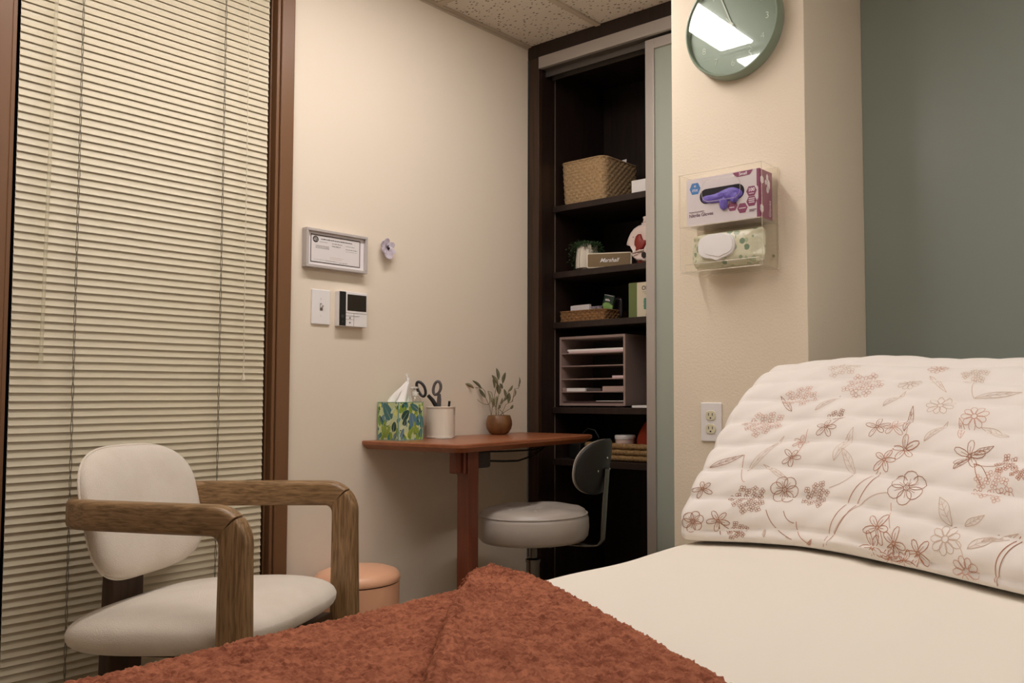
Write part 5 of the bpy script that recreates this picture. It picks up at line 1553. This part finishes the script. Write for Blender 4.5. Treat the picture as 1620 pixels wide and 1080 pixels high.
PRINT = [('big', -1.4002, 0.0263, 0.0218, 0),
 ('big', -1.5691, 0.0801, 0.0301, 0),
 ('big', -1.8502, 0.1009, 0.041, 0),
 ('daisy', -1.9984, 0.0122, 0.0271, 1),
 ('daisy', -1.9572, 0.0412, 0.0319, 2),
 ('daisy', -1.8676, 0.2425, 0.0322, 2),
 ('daisy', -1.947, 0.2253, 0.0301, 1),
 ('daisy', -1.7741, 0.2932, 0.0285, 2),
 ('daisy', -1.8214, 0.3394, 0.0252, 1),
 ('star', -1.7417, 0.1948, 0.0296, 0),
 ('star', -1.7817, 0.1954, 0.0296, 1),
 ('star', -1.7799, 0.1413, 0.0323, 3),
 ('star', -1.8153, 0.1644, 0.0339, 3),
 ('star', -1.8113, 0.0403, 0.0346, 3),
 ('star', -1.8515, 0.0252, 0.0322, 3),
 ('star', -1.8023, 0.0164, 0.0328, 3),
 ('star', -1.9039, 0.0203, 0.0319, 3),
 ('star', -1.8422, 0.0071, 0.0273, 3),
 ('star', -1.8735, 0.008, 0.0256, 3),
 ('star', -1.5634, 0.1328, 0.0275, 0),
 ('star', -1.6171, 0.1902, 0.0307, 0),
 ('star', -1.4496, 0.0286, 0.0251, 0),
 ('star', -1.9596, 0.1599, 0.0362, 0),
 ('star', -1.5688, 0.1646, 0.0215, 1),
 ('star', -1.3987, 0.0764, 0.0226, 0),
 ('lilac', -1.4976, 0.0626, 0.0398, 0, 19),
 ('lilac', -1.6422, 0.0766, 0.034, 0, 13),
 ('lilac', -1.4631, 0.2035, 0.0466, 1, 18),
 ('lilac', -1.517, 0.2656, 0.0427, 1, 14),
 ('lilac', -1.6562, 0.2965, 0.0563, 1, 16),
 ('lilac', -1.9123, 0.3147, 0.0317, 2, 10),
 ('lilac', -2.0393, 0.1485, 0.0261, 3, 8),
 ('lilac', -2.0213, 0.1152, 0.0395, 1, 14),
 ('lilac', -1.4881, 0.0164, 0.0222, 0, 9),
 ('lilac', -1.6279, 0.2199, 0.0228, 0, 6),
 ('lilac', -1.5844, 0.3412, 0.0414, 2, 10),
 ('lilac', -2.069, 0.1324, 0.0164, 3, 6),
 ('leaf', -1.9589, 0.0604, -1.9309, 0.0912, 0.0115, 2),
 ('leaf', -1.9856, 0.0622, -2.0233, 0.0762, 0.0062, 2),
 ('leaf', -2.0008, 0.0361, -2.0496, 0.0596, 0.0087, 2),
 ('leaf', -1.6632, 0.1313, -1.6867, 0.1909, 0.0106, 2),
 ('leaf', -1.7159, 0.1165, -1.6753, 0.1525, 0.0096, 2),
 ('leaf', -1.4752, 0.1091, -1.5259, 0.1756, 0.0069, 2),
 ('leaf', -1.3916, 0.1158, -1.4552, 0.1361, 0.0069, 0),
 ('leaf', -1.808, 0.1896, -1.81, 0.2369, 0.0066, 0),
 ('leaf', -1.8565, 0.1774, -1.8946, 0.2153, 0.0069, 2),
 ('leaf', -2.0293, 0.191, -1.9634, 0.2117, 0.0083, 2),
 ('leaf', -1.9321, 0.1855, -1.9173, 0.2219, 0.006, 1),
 ('leaf', -1.9323, 0.2621, -2.026, 0.2752, 0.0072, 2),
 ('leaf', -1.5693, 0.232, -1.6125, 0.2687, 0.0068, 2),
 ('leaf', -1.5146, 0.2296, -1.4694, 0.2676, 0.0068, 0),
 ('leaf', -1.7376, 0.2353, -1.7758, 0.272, 0.0077, 2),
 ('leaf', -1.8088, 0.3182, -1.8694, 0.2699, 0.0072, 2),
 ('leaf', -1.9388, 0.1344, -1.9647, 0.1585, 0.0058, 0),
 ('leaf', -1.9694, 0.1613, -2.0072, 0.1729, 0.0067, 0),
 ('leaf', -1.5733, 0.0927, -1.504, 0.122, 0.0057, 2),
 ('leaf', -2.0217, 0.0478, -2.0835, 0.0631, 0.0047, 2),
 ('leaf', -1.642, 0.0015, -1.6521, 0.0129, 0.0031, 3),
 ('leaf', -1.5458, 0.0101, -1.5443, 0.0219, 0.0028, 2),
 ('stem', -1.681, 0.0055, -1.7166, 0.0704, -1.7711, 0.1236, 3),
 ('stem', -1.689, 0.0084, -1.7382, 0.067, -1.7776, 0.122, 3),
 ('stem', -1.7011, 0.0253, -1.753, 0.0718, -1.8134, 0.0895, 2),
 ('stem', -1.5411, 0.0477, -1.567, 0.0243, -1.6064, 0.0092, 0),
 ('stem', -1.5784, 0.0481, -1.5904, 0.0362, -1.6066, 0.0318, 0),
 ('stem', -1.6115, 0.0341, -1.6194, 0.0171, -1.6494, 0.0048, 3),
 ('stem', -2.0576, 0.0049, -2.0634, 0.0321, -2.0905, 0.0581, 0),
 ('stem', -2.054, 0.0083, -2.0557, 0.0332, -2.0872, 0.0614, 3),
 ('stem', -1.6685, 0.089, -1.6981, 0.1, -1.7145, 0.1147, 2),
 ('stem', -1.4807, 0.0878, -1.4679, 0.0992, -1.4562, 0.137, 1),
 ('stem', -1.8416, 0.0413, -1.83, 0.0591, -1.8244, 0.0774, 1),
 ('stem', -1.9737, 0.1456, -1.9924, 0.1419, -2.0153, 0.1209, 0),
 ('stem', -1.9758, 0.1459, -2.0117, 0.1418, -2.0351, 0.1482, 3),
 ('stem', -1.9758, 0.1459, -1.9915, 0.1254, -2.0026, 0.1148, 3),
 ('stem', -1.4543, 0.0279, -1.4716, 0.0193, -1.4958, 0.0132, 0),
 ('stem', -1.4524, 0.0264, -1.4545, 0.019, -1.4577, 0.0106, 0),
 ('stem', -1.768, 0.1236, -1.7825, 0.1415, -1.7908, 0.1686, 1),
 ('stem', -1.8128, 0.1722, -1.8142, 0.1864, -1.8127, 0.1981, 2),
 ('stem', -1.9323, 0.2621, -1.9222, 0.2785, -1.9191, 0.3078, 2),
 ('stem', -1.5688, 0.1329, -1.5763, 0.1508, -1.5757, 0.1873, 1),
 ('stem', -1.6199, 0.1904, -1.6367, 0.203, -1.6416, 0.2231, 0),
 ('stem', -1.9947, 0.0254, -1.9907, 0.0324, -1.9773, 0.0411, 2)]

PRINT += [('big', -2.13, .175, .038, 0), ('star', -2.17, .06, .033, 3), ('star', -2.13, .035, .03, 3), ('daisy', -2.15, .27, .032, 1), ('lilac', -2.19, .12, .036, 0, 15), ('lilac', -2.10, .33, .04, 1, 14), ('leaf', -2.20, .20, -2.16, .24, .010, 2), ('leaf', -2.08, .22, -2.12, .25, .009, 2),
          ('big', -1.62, .42, .034, 0), ('star', -1.85, .43, .032, 3), ('lilac', -2.02, .43, .038, 1, 14), ('daisy', -1.48, .41, .03, 1)]
for it in PRINT:
    k = it[0]
    if k in ('big', 'daisy', 'star'):
        _, Y, s, r, mi = it
        a0 = rp.uniform(0, 2)
        if k == 'big':
            for q in range(6):
                petal(Y, s, r * .14, r, r * .36, a0 + q * pi / 3 + rp.uniform(-.08, .08), .0013, mi, 13, True)
            circ(Y, s, r * .15, .0012, mi); circ(Y, s, r * .06, .0010, mi, 6)
        elif k == 'daisy':
            for q in range(9):
                petal(Y, s, r * .2, r * rp.uniform(.85, 1.05), r * .20, a0 + q * 2 * pi / 9, .0012, mi, 10)
            circ(Y, s, r * .2, .0012, mi)
        else:
            for q in range(5):
                petal(Y, s, r * .06, r * rp.uniform(.75, 1.08), r * .17, a0 + q * 2 * pi / 5 + rp.uniform(-.2, .2), .0013, mi, 10, True)
    elif k == 'lilac':
        _, Y, s, r, mi, n = it
        for q in range(n):
            rr = r * .88 * sqrt((q + .5) / n); aa = q * 2.39996
            y2, s2 = loc2(Y, s, rr * cos(aa), rr * sin(aa) * .95)
            if y2 > PY0 - .01: continue
            fr = r / sqrt(n) * .80
            a0 = rp.uniform(0, 2)
            for g in range(4):
                petal(y2, s2, fr * .08, fr * rp.uniform(.85, 1.1), fr * .34, a0 + g * pi / 2, .0010, mi, 8)
            circ(y2, s2, fr * .12, .0010, mi, 5)
    elif k == 'leaf':
        _, Y0_, s0_, Y1_, s1_, w, mi = it
        dx = -(Y1_ - Y0_); da = (s1_ - s0_) * PLEN
        L = math.hypot(dx, da) or 1e-3; ux, ua = dx / L, da / L
        for sg in (-1, 1):
            pts = []
            for i in range(14):
                u = i / 13
                o = sg * w * sin(pi * u ** .8) + .15 * w * sin(7 * u)
                pts.append(loc2(Y0_, s0_, ux * L * u - ua * o, ua * L * u + ux * o))
            stroke(pts, .0011, mi)
        stroke([loc2(Y0_, s0_, ux * L * u, ua * L * u) for u in (0, .2, .4, .6, .8)], .0009, mi)
        for u in (.25, .45, .65):
            for sg in (-1, 1):
                o = sg * w * .7
                stroke([loc2(Y0_, s0_, ux * L * u, ua * L * u), loc2(Y0_, s0_, ux * L * (u + .13) - ua * o, ua * L * (u + .13) + ux * o)], .0007, mi)
    else:
        _, Ya, sa, Yb, sb, Yc, sc_, mi = it
        pts = []
        for i in range(17):
            u = i / 16
            pts.append(((1 - u) ** 2 * Ya + 2 * u * (1 - u) * (2 * Yb - (Ya + Yc) / 2) + u * u * Yc, max(.0025, (1 - u) ** 2 * sa + 2 * u * (1 - u) * (2 * sb - (sa + sc_) / 2) + u * u * sc_)))
        stroke(pts, .0013, mi)
mb.build('flower_print', [M_LINE, M_LINE2, M_LINE3, M_LINE4], t, smooth=False)

# ------------------------------------------------------------------ camera, world, look
cam = bpy.data.cameras.new('camera')
co = bpy.data.objects.new('camera', cam)
COL.objects.link(co)
yaw, pit, rol = radians(36.87488296), radians(2.88536264), radians(-.17481007)
fwd = V((cos(pit) * cos(yaw), cos(pit) * sin(yaw), sin(pit)))
rt = fwd.cross(V((0, 0, 1))).normalized(); up = rt.cross(fwd)
r2 = rt * cos(rol) + up * sin(rol); u2 = -rt * sin(rol) + up * cos(rol)
co.matrix_world = Matrix(((r2.x, u2.x, -fwd.x, -2.5998), (r2.y, u2.y, -fwd.y, -2.4201), (r2.z, u2.z, -fwd.z, .93), (0, 0, 0, 1)))
cam.sensor_width = 36
cam.lens = 1367.4 / 1620 * 36
cam.shift_x = -(979.44 - 810) / 1620
cam.shift_y = (555.06 - 540) / 1620
cam.clip_start = .02
SC.camera = co
w = bpy.data.worlds.new('world'); SC.world = w
w.use_nodes = True
w.node_tree.nodes['Background'].inputs['Color'].default_value = (.02, .018, .016, 1)
w.node_tree.nodes['Background'].inputs['Strength'].default_value = 1
vs = SC.view_settings
vs.view_transform = 'Standard'; vs.look = 'None'; vs.gamma = 1; vs.use_curve_mapping = False
vs.exposure = EXPOSURE
SC.cycles.max_bounces = 10
SC.cycles.transparent_max_bounces = 16
